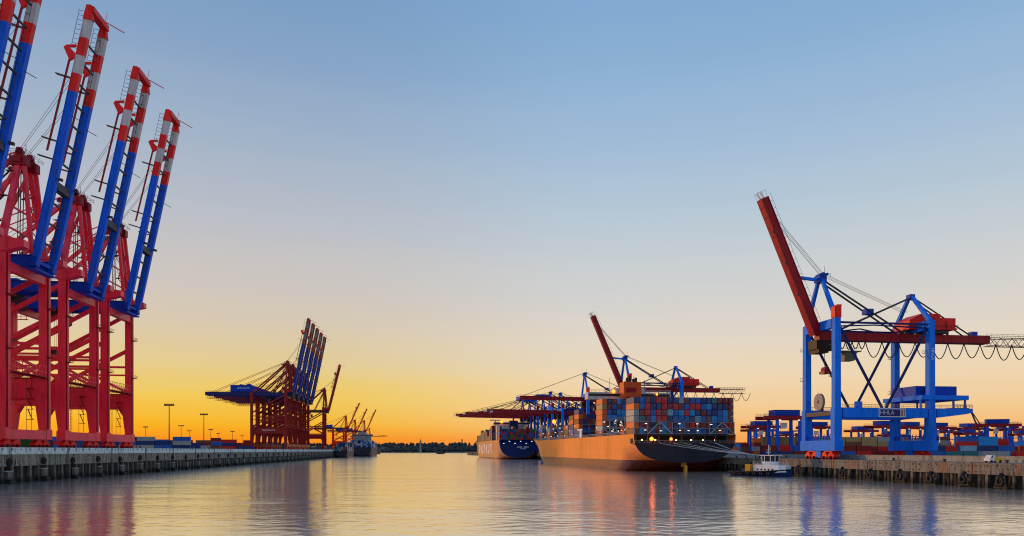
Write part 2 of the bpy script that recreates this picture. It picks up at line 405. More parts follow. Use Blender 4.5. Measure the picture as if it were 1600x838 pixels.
# ------------------------------------------------------------------ left quay
def left_quay():
    y0, y1 = 120, 1900
    a, b_, c, d = PL(y0), PL(y1), PL(y1, 1500), PL(y0, 1500)
    mb = MB()
    def slab(mb, off, z0, z1):
        p = [PL(y0, off), PL(y1, off), PL(y1, 1500), PL(y0, 1500)]
        mb.add([(q.x, q.y, z0) for q in p] + [(q.x, q.y, z1) for q in p],
               [(0, 1, 2, 3), (7, 6, 5, 4), (4, 5, 1, 0), (5, 6, 2, 1), (6, 7, 3, 2), (7, 4, 0, 3)])
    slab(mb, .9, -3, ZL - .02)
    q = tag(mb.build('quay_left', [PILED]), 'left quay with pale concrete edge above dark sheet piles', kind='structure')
    gm = MB(); p = [PL(y0, .9), PL(y1, .9), PL(y1, 1500), PL(y0, 1500)]
    gm.add([(v.x, v.y, ZL) for v in p], [(3, 2, 1, 0)])
    tag(gm.build('left_yard_paving', PAVE), 'dark paving of the left container yard', kind='structure')
    # pieces (local: x inland, y toward the camera)
    step = 4.6
    cap = MB().box(-.15, 1.2, -step / 2 + .03, step / 2 - .03, 7.46, ZL + .03)
    cap.box(-.25, -.15, -step / 2 + .25, step / 2 - .25, 7.6, 7.75)
    capm = cap.mesh('capping_block', CAP)
    pan = MB().box(0.05, .8, -step * 2.5 + .12, step * 2.5 - .12, 4.4, 7.44)
    for k in range(-9, 10):
        pan.box(-.03, .05, k * 1.2 - .12, k * 1.2 + .12, 4.5, 7.3)
    panm = pan.mesh('concrete_panel', CON_L)
    rib = MB().box(-.1, .9, -.22, .22, -2, 4.4); rib.box(-.28, -.1, -.45, .45, -2, 4.39)
    ribm = rib.mesh('sheet_pile', PILE)
    fb = MB(); fb.box(-1.1, -.25, -1.3, 1.3, 1.3, 3.3, 0); fb.box(-.95, -.3, -1.7, 1.7, 3.3, 3.6, 1)
    fb.tube((-1.3, -1.2, .6), (-1.3, 1.2, .6), .55, 10, mi=2); fb.tube((-.6, -.9, 3.6), (-.4, -.9, 4.4), .07, 5, mi=2); fb.tube((-.6, .9, 3.6), (-.4, .9, 4.4), .07, 5, mi=2)
    fbm = fb.mesh('fender', [PILE, CON_W, BLACK])
    ty = MB()
    for i in range(12):
        a0, a1 = 2 * math.pi * i / 12, 2 * math.pi * (i + 1) / 12
        ty.tube((-.35, .75 * math.cos(a0), 5.7 + .75 * math.sin(a0)), (-.35, .75 * math.cos(a1), 5.7 + .75 * math.sin(a1)), .33, 6)
    tym = ty.mesh('tyre', BLACK)
    bo = MB().tube((0, 0, 0), (0, 0, .55), .28, 8).tube((0, 0, .55), (0, 0, .8), .42, 8)
    bom = bo.mesh('bollard', DGREY)
    ladm = MB().ladder((-.32, 1.1, 0), (-.32, 1.1, 9.2), .7, .5, .06).mesh('ladder', DGREY)
    n = int((1250 - 150) / (step * CL))
    for i in range(n):
        Y = 150 + (i + .5) * step * CL
        c = inst(capm, 'capping_block', q, PL(Y), AL)
        if Y < 420 and i % 1 == 0:
            tx = text_mesh(str(50 + i % 48), 1.0, BLACK)
            o = inst(tx, 'berth_number', c, (-.17, .0, 8.75)); o.rotation_euler = (R(90), 0, R(-90))
        inst(ribm, 'sheet_pile', q, PL(Y), AL)
        if i % 5 == 2: inst(panm, 'concrete_panel', q, PL(Y), AL)
        if i % 4 == 1:
            fo = inst(fbm, 'fender', q, PL(Y + 2.3 + random.uniform(-.5, .5)) + Vector((0, 0, random.uniform(-.35, .25))), AL + random.uniform(-.05, .05))
            inst(tym, 'tyre', q, PL(Y + 2.3 + random.uniform(-1, 1)) + Vector((0, 0, random.uniform(-.3, .3))), AL)
        if i % 7 == 3: inst(ladm, 'ladder', q, PL(Y), AL)
        if i % 5 == 0: inst(bom, 'bollard', q, PL(Y, .55, ZL + .03), AL)
left_quay()

# ------------------------------------------------------------------ right quay
def right_quay():
    y0, y1 = 110, 1500
    mb = MB(); p = [PR(y0, 1.6), PR(y1, 1.6), PR(y1, 1800), PR(y0, 1800)]
    mb.add([(q.x, q.y, -3) for q in p] + [(q.x, q.y, ZR - .02) for q in p],
           [(3, 2, 1, 0), (4, 5, 6, 7), (0, 1, 5, 4), (1, 2, 6, 5), (2, 3, 7, 6), (3, 0, 4, 7)])
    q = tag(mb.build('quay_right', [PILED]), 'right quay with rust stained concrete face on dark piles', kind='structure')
    gm = MB(); gm.add([(v.x, v.y, ZR) for v in p], [(0, 1, 2, 3)])
    tag(gm.build('right_yard_paving', PAVE), 'grey paving of the right container yard', kind='structure')
    Lp = 19.5
    pan = MB().box(0, 1.75, -Lp / 2 + .16, Lp / 2 - .16, 3.05, ZR + .01)
    pan.box(-.12, 0, -Lp / 2 + .2, Lp / 2 - .2, ZR - .45, ZR + .012)
    for s in (-1, 1):
        for z in (3.6, 5.0):
            pan.box(-.05, 0, s * (Lp / 2 - 1.2) - .2, s * (Lp / 2 - 1.2) + .2, z - .2, z + .2, 1)
    for k in (-3.1, 2.2, 5.1):
        pan.box(-.04, 0, k - .18, k + .18, ZR - .85, ZR - .5, 1)
    panm = pan.mesh('concrete_panel', [CON_R, BLACK])
    n = int((1000 - 120) / (Lp * CR))
    for i in range(n): inst(panm, 'concrete_panel', q, PR(120 + (i + .5) * Lp * CR), AR)
    pil = MB().tube((.75, 0, -3), (.75, 0, 3.05), .36, 8)
    pilm = pil.mesh('pile', PILE)
    pil2 = MB().box(.35, 1.2, -.42, .42, -3, 3.05); pil2m = pil2.mesh('pile', PILE)
    Y = 135
    k = 0
    while Y < 640:
        inst(pilm if k % 3 else pil2m, 'pile', q, PR(Y), AR)
        Y += (2.2 + random.random() * 1.7); k += 1
    fen = MB()
    for dz in (1.6,):
        for i in range(12):
            a0, a1 = 2 * math.pi * i / 12, 2 * math.pi * (i + 1) / 12
            fen.tube((-.45, .85 * math.cos(a0), 1.7 + .85 * math.sin(a0)), (-.45, .85 * math.cos(a1), 1.7 + .85 * math.sin(a1)), .4, 6)
    fen.beam((-.3, -1.9, .4), (-.3, 1.9, .4), .3, .3, mi=1); fen.beam((-.3, -1.6, .4), (-.3, -.9, 2.9), .25, .25, mi=1); fen.beam((-.3, 1.6, .4), (-.3, .9, 2.9), .25, .25, mi=1)
    fen.tube((-.45, 0, 2.6), (0, 0, 3.4), .5, 7)
    fenm = fen.mesh('fender', [BLACK, PILE])
    Y = 132
    while Y < 640:
        inst(fenm, 'fender', q, PR(Y) + Vector((0, 0, random.uniform(-.4, .2))), AR + random.uniform(-.06, .06)); Y += random.uniform(11, 15) * CR
    bo = MB().tube((0, 0, 0), (0, 0, .55), .28, 8).tube((0, 0, .55), (0, 0, .8), .42, 8)
    bom = bo.mesh('bollard', DGREY)
    Y = 130
    while Y < 520:
        inst(bom, 'bollard', q, PR(Y, .8, ZR + .01), AR); Y += 19.5 * CR
    # low flood wall behind the crane rail
    w = empty('flood_wall', PR(150, 10, ZR), 0, 'low grey concrete wall running along the right quay', 'wall')
    seg = MB().box(0, .5, -3.95, 3.95, 0, 1.35); seg.box(-.06, .56, -3.9, 3.9, 1.35, 1.5)
    segm = seg.mesh('wall_panel', CON_W)
    for i in range(22):
        Y = 122 + i * 8 * CR
        if 233 < Y < 240: continue
        o = inst(segm, 'wall_panel', w, PR(Y, 10, 0) - PR(150, 10, 0), AR)
right_quay()

# ------------------------------------------------------------------ gantry cranes of the left quay
def bogie_mesh(name, mat):
    mb = MB()
    for s in (-1, 1):
        c = s * 2.35
        mb.prism([(c - 2.1, .75), (c - 1.9, 1.25), (c - .7, 1.95), (c + .7, 1.95), (c + 1.9, 1.25), (c + 2.1, .75), (c + 1.2, .6), (c, 1.0), (c - 1.2, .6)], 'x', -.75, .75)
        mb.box(-.5, .5, c - .45, c + .45, 1.9, 2.35)
    mb.prism([(-2.8, 1.95), (-2.4, 2.3), (2.4, 2.3), (2.8, 1.95), (0, 2.05)], 'x', -.55, .55)
    return mb.mesh(name, mat)
def wheel_mesh():
    mb = MB(); mb.tube((-.82, 0, .48), (.82, 0, .48), .48, 10)
    mb.tube((-.9, 0, .48), (.9, 0, .48), .2, 8)
    return mb.mesh('wheel', DRED)
BOGIE = bogie_mesh('bogie', RED2)
WHEEL = wheel_mesh()
def add_bogies(root, xs, ys):
    for x in xs:
        for y in ys:
            b = inst(BOGIE, 'bogie', root, (x, y, 0))
            for d in (-3.7, -1.0, 1.0, 3.7): inst(WHEEL, 'wheel', b, (0, d, 0))

def crane_E(band=(RED2, GREY), frame=RED, boomc=BLUE, girdc=DBLUE, angle=78.4, blen=71.7, bands=True, words=True, label=''):
    root = empty('gantry_crane')
    P = lambda mb, name, mat, par=None, **k: mb.build(name, mat, par or root, **k)
    hy, G = 10.95, 30.0
    for x in (0, G):
        sx = 1 if x == 0 else -1        # haunch side
        for y in (-hy, hy):
            mb = MB()
            def sec(z, a, b_): return [(x + a, y - 1.3, z), (x + b_, y - 1.3, z), (x + b_, y + 1.3, z), (x + a, y + 1.3, z)]
            def out(w): return (-1.05, -1.05 + w) if sx > 0 else (1.05 - w, 1.05)
            lv = [(4.9, 2.1), (12.0, 3.0), (14.6, 4.6), (20.0, 4.0), (22.5, 2.15), (51.6, 2.1)]
            vs = []; 
            for z, w in lv: vs += sec(z, *out(w))
            fs = [(0, 3, 2, 1)]
            for k in range(len(lv) - 1):
                for j in range(4): fs.append((k * 4 + j, k * 4 + (j + 1) % 4, k * 4 + 4 + (j + 1) % 4, k * 4 + 4 + j))
            t = (len(lv) - 1) * 4; fs.append((t, t + 1, t + 2, t + 3))
            mb.add(vs, fs)
            for z in (9.0, 28.5, 37, 46): mb.box(x - 1.1, x + 1.1, y - 1.36, y + 1.36, z, z + .12)
            P(mb, 'leg', frame)
        s = MB().box(x - 1.25, x + 1.25, -hy - 1.7, hy + 1.7, 2.32, 4.88)
        s.box(x - 1.3, x + 1.3, -hy - 1.75, -hy + 1.6, 2.3, 5.2); s.box(x - 1.3, x + 1.3, hy - 1.6, hy + 1.75, 2.3, 5.2)
        P(s, 'sill_beam', frame)
        P(MB().box(x - .9, x + .9, -hy + 1.3, hy - 1.3, 46.8, 49.0), 'cross_beam', frame)
    add_bogies(root, (0, G), (-hy + 2.7, hy - 2.7))
    for y in (-hy, hy):
        b = MB().box(3.0, G - 3.0, y - 1.0, y + 1.0, 14.4, 19.9)
        for k in range(1, 6): b.box(3 + k * 4 - .05, 3 + k * 4 + .05, y - 1.05, y + 1.05, 14.5, 19.8)
        pb = P(b, 'portal_beam', frame)
        if words: text('EUROGATE', 2.2, WHITE, pb, (15, y + 1.07, 17.3), (R(90), 0, R(180)))
        w = MB().box(2, G - 2, y - 1.5, y + 1.5, 20.0, 20.15); w.rail((2, y - 1.4, 20.1), (G - 2, y - 1.4, 20.1)).rail((2, y + 1.4, 20.1), (G - 2, y + 1.4, 20.1))
        P(w, 'gangway', DRED)
        # diagonals and ties in the gauge plane
        P(MB().beam((G - 1, y, 33.5), (1.0, y, 49.5), 1.0, 1.2), 'brace', frame)
        P(MB().beam((G - 1, y, 20.8), (1.0, y, 36.2), 1.0, 1.2), 'brace', frame)
        P(MB().beam((G - 15, y, 28.5), (1.0, y, 20.8), .7, .8), 'brace', frame)
        P(MB().beam((1, y, 30.2), (G - 1, y, 30.2), .55, .75), 'tie', frame)
        P(MB().beam((1, y, 27.2), (G - 1, y, 27.2), .45, .6), 'tie', frame)
        h = MB().prism([(-1.4, 51.2), (-1.4, 55.4), (1.6, 55.4), (1.6, 51.2)], 'y', y - 1.75, y + 1.75)
        h.prism([(-5.6, 52.4), (-1.4, 51.4), (-1.4, 54.9), (-5.6, 54.2)], 'y', y - 1.4, y + 1.4)
        P(h, 'hinge_bracket', frame)
    # walkway joining the waterside legs
    w = MB().box(-1.3, .9, -hy + 1.3, hy - 1.3, 20.2, 20.45)
    for k in range(11): w.beam((-1.6, -hy + 1.6 + k * 1.85, 19.6), (1.1, -hy + 1.6 + k * 1.85, 20.2), .2, .3)
    wk = P(w, 'walkway', DRED)
    r = MB(); 
    for k in range(10):
        y = -hy + 2.1 + k * 1.85; r.tube((-1.3, y, 20.4), (-1.3, y, 23.2), .12, 5); r.tube((-1.3, y, 22.4), (-.2, y + .6, 21.2), .09, 4)
    r.tube((-1.3, -hy + 1.3, 21.6), (-1.3, hy - 1.3, 21.6), .09, 5); r.tube((-1.3, -hy + 1.3, 23.2), (-1.3, hy - 1.3, 23.2), .09, 5)
    P(r, 'railing', frame, wk)
    # trolley girders and back reach
    for y in (-4, 4):
        g = MB().box(-4.6, 72, y - .85, y + .85, 48.9, 51.9); g.box(-4.6, 72, y - 1.3, y - .85, 48.9, 49.15); g.box(-4.6, 72, y + .85, y + 1.3, 48.9, 49.15)
        g.box(-4.6, 72, y - 1.2, y + 1.2, 51.9, 52.05)
        gd = P(g, 'trolley_girder', girdc)
        P(MB().rail((-4, y * 1.28, 52), (71.5, y * 1.28, 52), step=2.5), 'railing', DGREY, gd)
    for x in (-3.4, 8, 16, 24, 36, 44, 50, 57.3, 64, 71): P(MB().box(x - .5, x + .5, -3.2, 3.2, 49.4, 51.4), 'girder_tie', girdc)
    for y in (-4.6, 4.6):
        sv = MB()
        for k in range(21):
            x = 33 + k * 1.85; sv.tube((x, y, 48.9), (x, y, 46.4), .12, 4)
        sv.box(32.5, 71.5, y - .5, y + .5, 46.2, 46.4); sv.tube((32.5, y, 47.5), (71.5, y, 47.5), .08, 4)
        P(sv, 'service_walkway', frame)
    mh = MB().box(31, 50, -4.8, 4.8, 52.2, 58.2); mh.box(30.8, 50.2, -5, 5, 58.2, 58.5); mh.box(33, 36, -2, 2, 58.5, 59.8); mh.box(41, 43, -2.5, 0, 58.5, 59.6)
    for k in range(10): mh.box(31.6 + k * 1.9, 31.7 + k * 1.9, -4.86, 4.86, 52.4, 58)
    house = P(mh, 'machine_house', DBLUE)
    if words: text('EUROGATE', 2.1, WHITE, house, (38.5, 4.9, 55.6), (R(90), 0, R(180)))
    # mast over the waterside legs
    for s in (-1, 1):
        P(MB().beam((.2, s * hy, 55.2), (.2, s * 2.6, 78.2), 1.3, 1.5, 1.1, 1.2), 'mast_leg', frame)
        P(MB().beam((.8, s * 3.0, 79.2), (G, s * 5, 52.2), 1.0, 1.1), 'backstay', frame)
        P(MB().beam((1.0, s * 2.4, 80.6), (66, s * 4, 52.2), .25, .3), 'rear_stay', frame)
        P(MB().beam((.4, s * 3.2, 77.0), (12.5, s * 4, 52.2), .7, .8), 'mast_strut', frame)
        P(MB().beam((-3.6, s * 3.9, 52.0), (-1.2, s * 3.0, 77.5), .7, 1.0), 'mast_front_leg', frame)
    hd = MB().box(-1.0, 1.2, -4.4, 4.4, 77.3, 78.7); hd.box(-2.0, 2.2, -4.0, -1.7, 76.6, 79.0); hd.box(-2.0, 2.2, 1.7, 4.0, 76.6, 79.0)
    hd.prism([(-1.2, 79.0), (-.5, 81.6), (.7, 81.6), (1.4, 79.0)], 'y', -3.3, -2.3); hd.prism([(-1.2, 79.0), (-.5, 81.6), (.7, 81.6), (1.4, 79.0)], 'y', 2.3, 3.3)
    hd.box(2.2, 5.4, -3.4, -2.4, 77.4, 78.2); hd.box(2.2, 5.4, 2.4, 3.4, 77.4, 78.2); hd.tube((-.2, 0, 78.7), (-.2, 0, 83.5), .07, 4)
    for y in (-2.6, 2.6): hd.tube((-.0, y - .7, 80.4), (0, y + .7, 80.4), .9, 10)
    head = P(hd, 'mast_head', DRED if frame is RED else frame)
    P(MB().rail((-2.4, -4.8, 79.4), (-2.4, 4.8, 79.4)).rail((2.6, -4.8, 79.4), (2.6, 4.8, 79.4)).rail((-2.4, 4.8, 79.4), (2.6, 4.8, 79.4)).rail((-2.4, -4.8, 79.4), (2.6, -4.8, 79.4)), 'railing', DGREY, head)
    for z in (58.5, 64.5, 70.5):
        f = (z - 55.2) / 23; w_ = hy - (hy - 2.6) * f
        P(MB().beam((.2, -w_, z), (.2, w_, z), .35, .45, side=(1, 0, 0)), 'mast_tie', frame)
        P(MB().box(1.0, 2.6, -w_ - .8, -w_ + .8, z - .1, z).rail((2.6, -w_ - .8, z), (2.6, -w_ + .8, z), 1.1, .8, .05), 'mast_platform', DGREY)
    for y in (-1.4, 0.1, 1.3): P(MB().tube((1.4, y, 52.2), (1.0, y, 77.4), .13, 5), 'hoist_pipe', DGREY)
    P(MB().beam((-2.8, -3.9, 56), (-1.4, 3.2, 70), .25, .3).beam((-2.8, 3.9, 56), (-1.4, -3.2, 70), .25, .3), 'mast_cross_brace', frame)
    for y in (-hy, hy):
        P(MB().box(1.06, 1.4, y - .5, y + .5, 22.6, 51).box(-1.4, -1.06, y + .6, y + .75, 5.3, 51), 'cable_tray', DRED if frame is RED else frame)
        for z in (26, 40): P(MB().box(-2.3, -1.06, y - 1.5, y + 1.5, z, z + .12).rail((-2.3, y - 1.5, z), (-2.3, y + 1.5, z), 1.1, 1, .05), 'leg_platform', DRED)
    for s in (-1, 1):        # zig-zag stair beside each mast leg
        st = MB()
        for k in range(6):
            f0, f1 = k / 6, (k + 1) / 6
            yy0 = s * (hy + 1.6 - (hy - 2.6) * f0); yy1 = s * (hy + 1.6 - (hy - 2.6) * f1)
            z0, z1 = 55.5 + 22.5 * f0, 55.5 + 22.5 * f1
            x0, x1 = (1.2, 3.6) if k % 2 else (3.6, 1.2)
            st.beam((x0, yy0, z0), (x1, yy1, z1), .6, .15); st.tube((x0, yy0, z0 + 1), (x1, yy1, z1 + 1), .05, 4)
            st.box(x1 - .9, x1 + .9, yy1 - .6, yy1 + .6, z1 - .05, z1 + .05)
        P(st, 'stair', DGREY)
    for a_, b_, w_ in (((-1.4, hy - 1.8, 5), (-1.4, hy - 1.8, 20), 1.0), ((G - 1.6, -hy + 1.8, 5), (G - 1.6, -hy + 1.8, 46), 1.0), ((1.4, -hy - 1.6, 21), (1.4, -hy - 1.6, 50), .9)): P(MB().ladder(a_, b_, w_), 'ladder', DRED)
    tr = MB()
    for z in (8, 11, 14, 17): tr.box(2.2, 3.8, -hy + 1.2, -hy + 2.8, z, z + .12)
    for z in (8, 11, 14): tr.beam((2.4, -hy + 2, z), (3.6, -hy + 2, z + 3), .5, .1)
    for x in (2.3, 3.7): tr.tube((x, -hy + 2.7, 5), (x, -hy + 2.7, 20), .07, 4)
    P(tr, 'stair_tower', DRED)
    # boom
    a = R(angle); D = Vector((-math.cos(a), 0, math.sin(a))); NN = Vector((math.sin(a), 0, math.cos(a)))   # NN: landward normal
    piv = Vector((-4.9, 0, 50.4))
    segs = ([('g', 0, blen - 24.5)] + ([('r', blen - 24.5, blen - 19.5), ('w', blen - 19.5, blen - 14.5), ('r', blen - 14.5, blen - 9.5), ('w', blen - 9.5, blen - 4.5)] if bands else []))
    if not bands: segs = [('g', 0, blen - 4.5)]
    for y in (-4.7, 4.7):
        o = Vector((0, y, 0))
        gb = MB().beam(piv + o + D * 3.2, piv + o + D * segs[0][2], 1.1, 1.9); gb.beam(piv + o - D * .6, piv + o + D * 3.2, 1.4, 1.3, 1.1, 1.9)
        gb.beam(piv + o + NN * .98 + D * 3.2, piv + o + NN * .98 + D * segs[0][2], 1.5, .1); gb.beam(piv + o - NN * .98 + D * 3.2, piv + o - NN * .98 + D * segs[0][2], 1.6, .1)
        for k in range(1, 9): gb.beam(piv + o + D * (k * 5.4), piv + o + D * (k * 5.4 + .1), 1.16, 1.95)
        g = P(gb, 'boom_girder', boomc)
        for nm, s0, s1 in segs[1:]:
            bb = MB().beam(piv + o + D * s0, piv + o + D * s1, 1.1, 1.9)
            bb.beam(piv + o + NN * .98 + D * s0, piv + o + NN * .98 + D * s1, 1.5, .1); bb.beam(piv + o - NN * .98 + D * s0, piv + o - NN * .98 + D * s1, 1.6, .1)
            P(bb, 'paint_band', band[0] if nm == 'r' else band[1], g)
        rl = MB()
        n = int(blen / 3)
        for k in range(n):
            c = piv + o + Vector((0, -1.0 if y > 0 else 1.0, 0)) + D * (k * 3); rl.tube(c, c + NN * .98, .07, 4)
        c = piv + o + Vector((0, -1.0 if y > 0 else 1.0, 0)); rl.tube(c, c + D * (n * 3), .07, 4); rl.tube(c + NN * .98, c + NN * .98 + D * (n * 3), .07, 4)
        P(rl, 'boom_walkway', DGREY, g)
        # folded forestay, lug, small platforms
        fs = MB().beam(piv + o + NN * 3.2 + D * 30, piv + o + NN * 2.6 + D * (blen - 16), .35, .45)
        P(fs, 'forestay', DRED)
        lg = MB().beam(piv + o + NN * 1.6 + D * (blen - 15.5), piv + o + NN * 4.2 + D * (blen - 12.8), .9, 2.4, .7, 1.2); lg.beam(piv + o + NN * 1.6 + D * (blen - 12), piv + o + NN * 4.2 + D * (blen - 12.8), .5, .6)
        P(lg, 'stay_lug', RED2)
        for dd in (28, 33, blen - 21):
            c = piv + o + NN * .98 + D * dd; P(MB().beam(c, c + NN * 4.2 + D * .3, 1.2, .2), 'platform', DGREY)
        pf = MB()
        for k in range(10):
            c = piv + o + NN * 1.2 + D * (blen - 14 + k * 1.3); pf.tube(c, c + NN * 1.7, .06, 4)
        pf.tube(piv + o + NN * 2.9 + D * (blen - 14), piv + o + NN * 2.9 + D * (blen - 2), .06, 4)
        P(pf, 'tip_railing', DGREY)
        P(MB().tube(piv + o - NN * .98 + D * (blen - 31), piv + o - NN * 4.0 + D * (blen - 32), .09, 4), 'aerial', DGREY)
        P(MB().beam(piv + o - NN * 1.2 + D * 23, piv + o - NN * 2.3 + D * 23, .8, .7), 'lamp_box', DGREY)
    for k in range(1, 12): P(MB().beam(piv + Vector((0, -3.5, 0)) + D * (k * 5.6), piv + Vector((0, 3.5, 0)) + D * (k * 5.6), .35, .5, side=(1, 0, 0)), 'boom_tie', DGREY)
    P(MB().beam(piv + Vector((0, -3.5, 0)) + D * 21.4, piv + Vector((0, 3.5, 0)) + D * 21.4, 1.8, 2.2, side=(1, 0, 0)), 'latch_beam', DGREY)
    e = MB()
    for y in (-4.7, 4.7):
        o = Vector((0, y, 0)); e.beam(piv + o + D * (blen - 4.5), piv + o + D * (blen - .4) + NN * .5, 1.5, 2.5, 1.1, 1.3)
    e.beam(piv + Vector((0, -5, 0)) + D * (blen - 1.4), piv + Vector((0, 5, 0)) + D * (blen - 1.4), 1.9, 1.6, side=(1, 0, 0))
    e.tube(piv + Vector((0, -4, 0)) + D * (blen - .4), piv + Vector((0, -4, 0)) + D * (blen + 3), .07, 4)
    e.tube(piv + Vector((0, -2.6, 0)) + D * (blen - .6) - NN * 1, piv + Vector((0, -2.6, 0)) + D * (blen - 2.2) - NN * 6.2, .13, 4)
    P(e, 'boom_head', band[0])
    ft = MB()
    for y in (-4.7, 4.7): ft.cbox((-4.7, y, 50.2), (1.6, 2.2, 2.6))
    ft.box(-5.4, -3.4, -5.8, 5.8, 48.0, 48.5); ft.box(-5.2, -4.2, -6.2, 6.2, 50, 50.9)
    P(ft, 'boom_foot', DBLUE if boomc is BLUE else DGREY)
    for y in (-2.4, -1.6, 1.6, 2.4): P(MB().tube((.2, y, 81.4), tuple(piv + Vector((0, y * 1.6, 0)) + NN * 2 + D * (blen - 21)), .055, 4), 'hoist_rope', ROPE)
    for y in (-1.2, 1.2): P(MB().tube((.2, y, 81.2), (34, y, 58.6), .07, 4), 'hoist_rope', ROPE)
    # trolley, cab and head block
    P(MB().box(18, 24, -3, 3, 47.2, 48.8).box(19, 23, -3.4, 3.4, 46.4, 47.2), 'trolley', DGREY)
    cb = MB().prism([(15.0, 43.6), (15.0, 46.4), (17.6, 46.4), (17.6, 43.0), (16, 43.0)], 'y', 1, 3.4); P(cb, 'operator_cab', DGREY)
    sp = MB().box(19.6, 22.4, -3.1, 3.1, 33.5, 34.2).box(20, 22, -1.6, 1.6, 34.2, 36)
    for x in (20, 22):
        for y in (-1.5, 1.5): sp.tube((x, y, 36), (x, y, 46.4), .05, 4)
    P(sp, 'spreader', DGREY)
    return root

proto = crane_E()
LEG_IN = 3.5
spots = [(178, 'red crane whose banded blue boom is cut off at the upper left corner'),
         (212, 'red legged crane with tallest whole raised blue boom, left of the three at left'),
         (245.4, 'red legged crane with raised blue boom, middle of the three tall ones at left'),
         (276, 'red legged crane with raised blue boom, rightmost of the three tall ones at left')]
GL = 'gantry cranes lined up on the left quay'
for i, (Y, lab) in enumerate(spots):
    o = proto if i == 0 else copy_tree(proto)
    o.location = PL(Y, LEG_IN, ZL); o.rotation_euler = (0, 0, AL)
    tag(o, lab, 'crane', GL)
ordn = ['nearest', 'second', 'third', 'fourth', 'farthest']
packed = crane_E(band=(paint('silhouette_band_red', (.30, .05, .02)), paint('silhouette_band_grey', (.15, .17, .20))), frame=paint('silhouette_red', (.30, .014, .012)), boomc=paint('silhouette_blue', (.006, .045, .30)), girdc=paint('silhouette_dark_blue', (.006, .022, .16)))  # darkened crane paints: the backlit silhouette is put into the colours
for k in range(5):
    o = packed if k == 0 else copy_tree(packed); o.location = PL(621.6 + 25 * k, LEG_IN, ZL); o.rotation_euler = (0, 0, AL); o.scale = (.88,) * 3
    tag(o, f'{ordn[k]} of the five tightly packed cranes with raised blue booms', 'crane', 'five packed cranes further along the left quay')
single = crane_E(frame=DRED, boomc=DRED, girdc=DGREY, bands=False, words=False, angle=76, blen=64)
single.location = PL(850, LEG_IN, ZL); single.rotation_euler = (0, 0, AL); single.scale = (.84,) * 3
tag(single, 'dark red crane with a plain raised red boom right of the packed five', 'crane')
far = crane_E(frame=RED2, boomc=RED2, girdc=DGREY, bands=False, words=False, angle=66, blen=66)
for k, (Y, sc, lab) in enumerate([(1085, .60, 'far crane with raised slanting boom, left of the three behind the moored ships'),
                                  (1230, .60, 'far crane with raised slanting boom, middle of the three behind the moored ships'),
                                  (1420, .68, 'far crane with raised slanting boom, right of the three behind the moored ships')]):
    o = far if k == 0 else copy_tree(far)
    o.location = PL(Y, LEG_IN, ZL); o.rotation_euler = (0, 0, AL); o.scale = (sc,) * 3
    tag(o, lab, 'crane', 'far cranes of the left quay')
flat = crane_E(boomc=DRED, girdc=DRED, bands=False, words=False, angle=1, blen=60)
flat.location = PL(1560, LEG_IN, ZL); flat.rotation_euler = (0, 0, AL); flat.scale = (.55,) * 3
tag(flat, 'small far crane with its boom lowered level out over the water', 'crane')

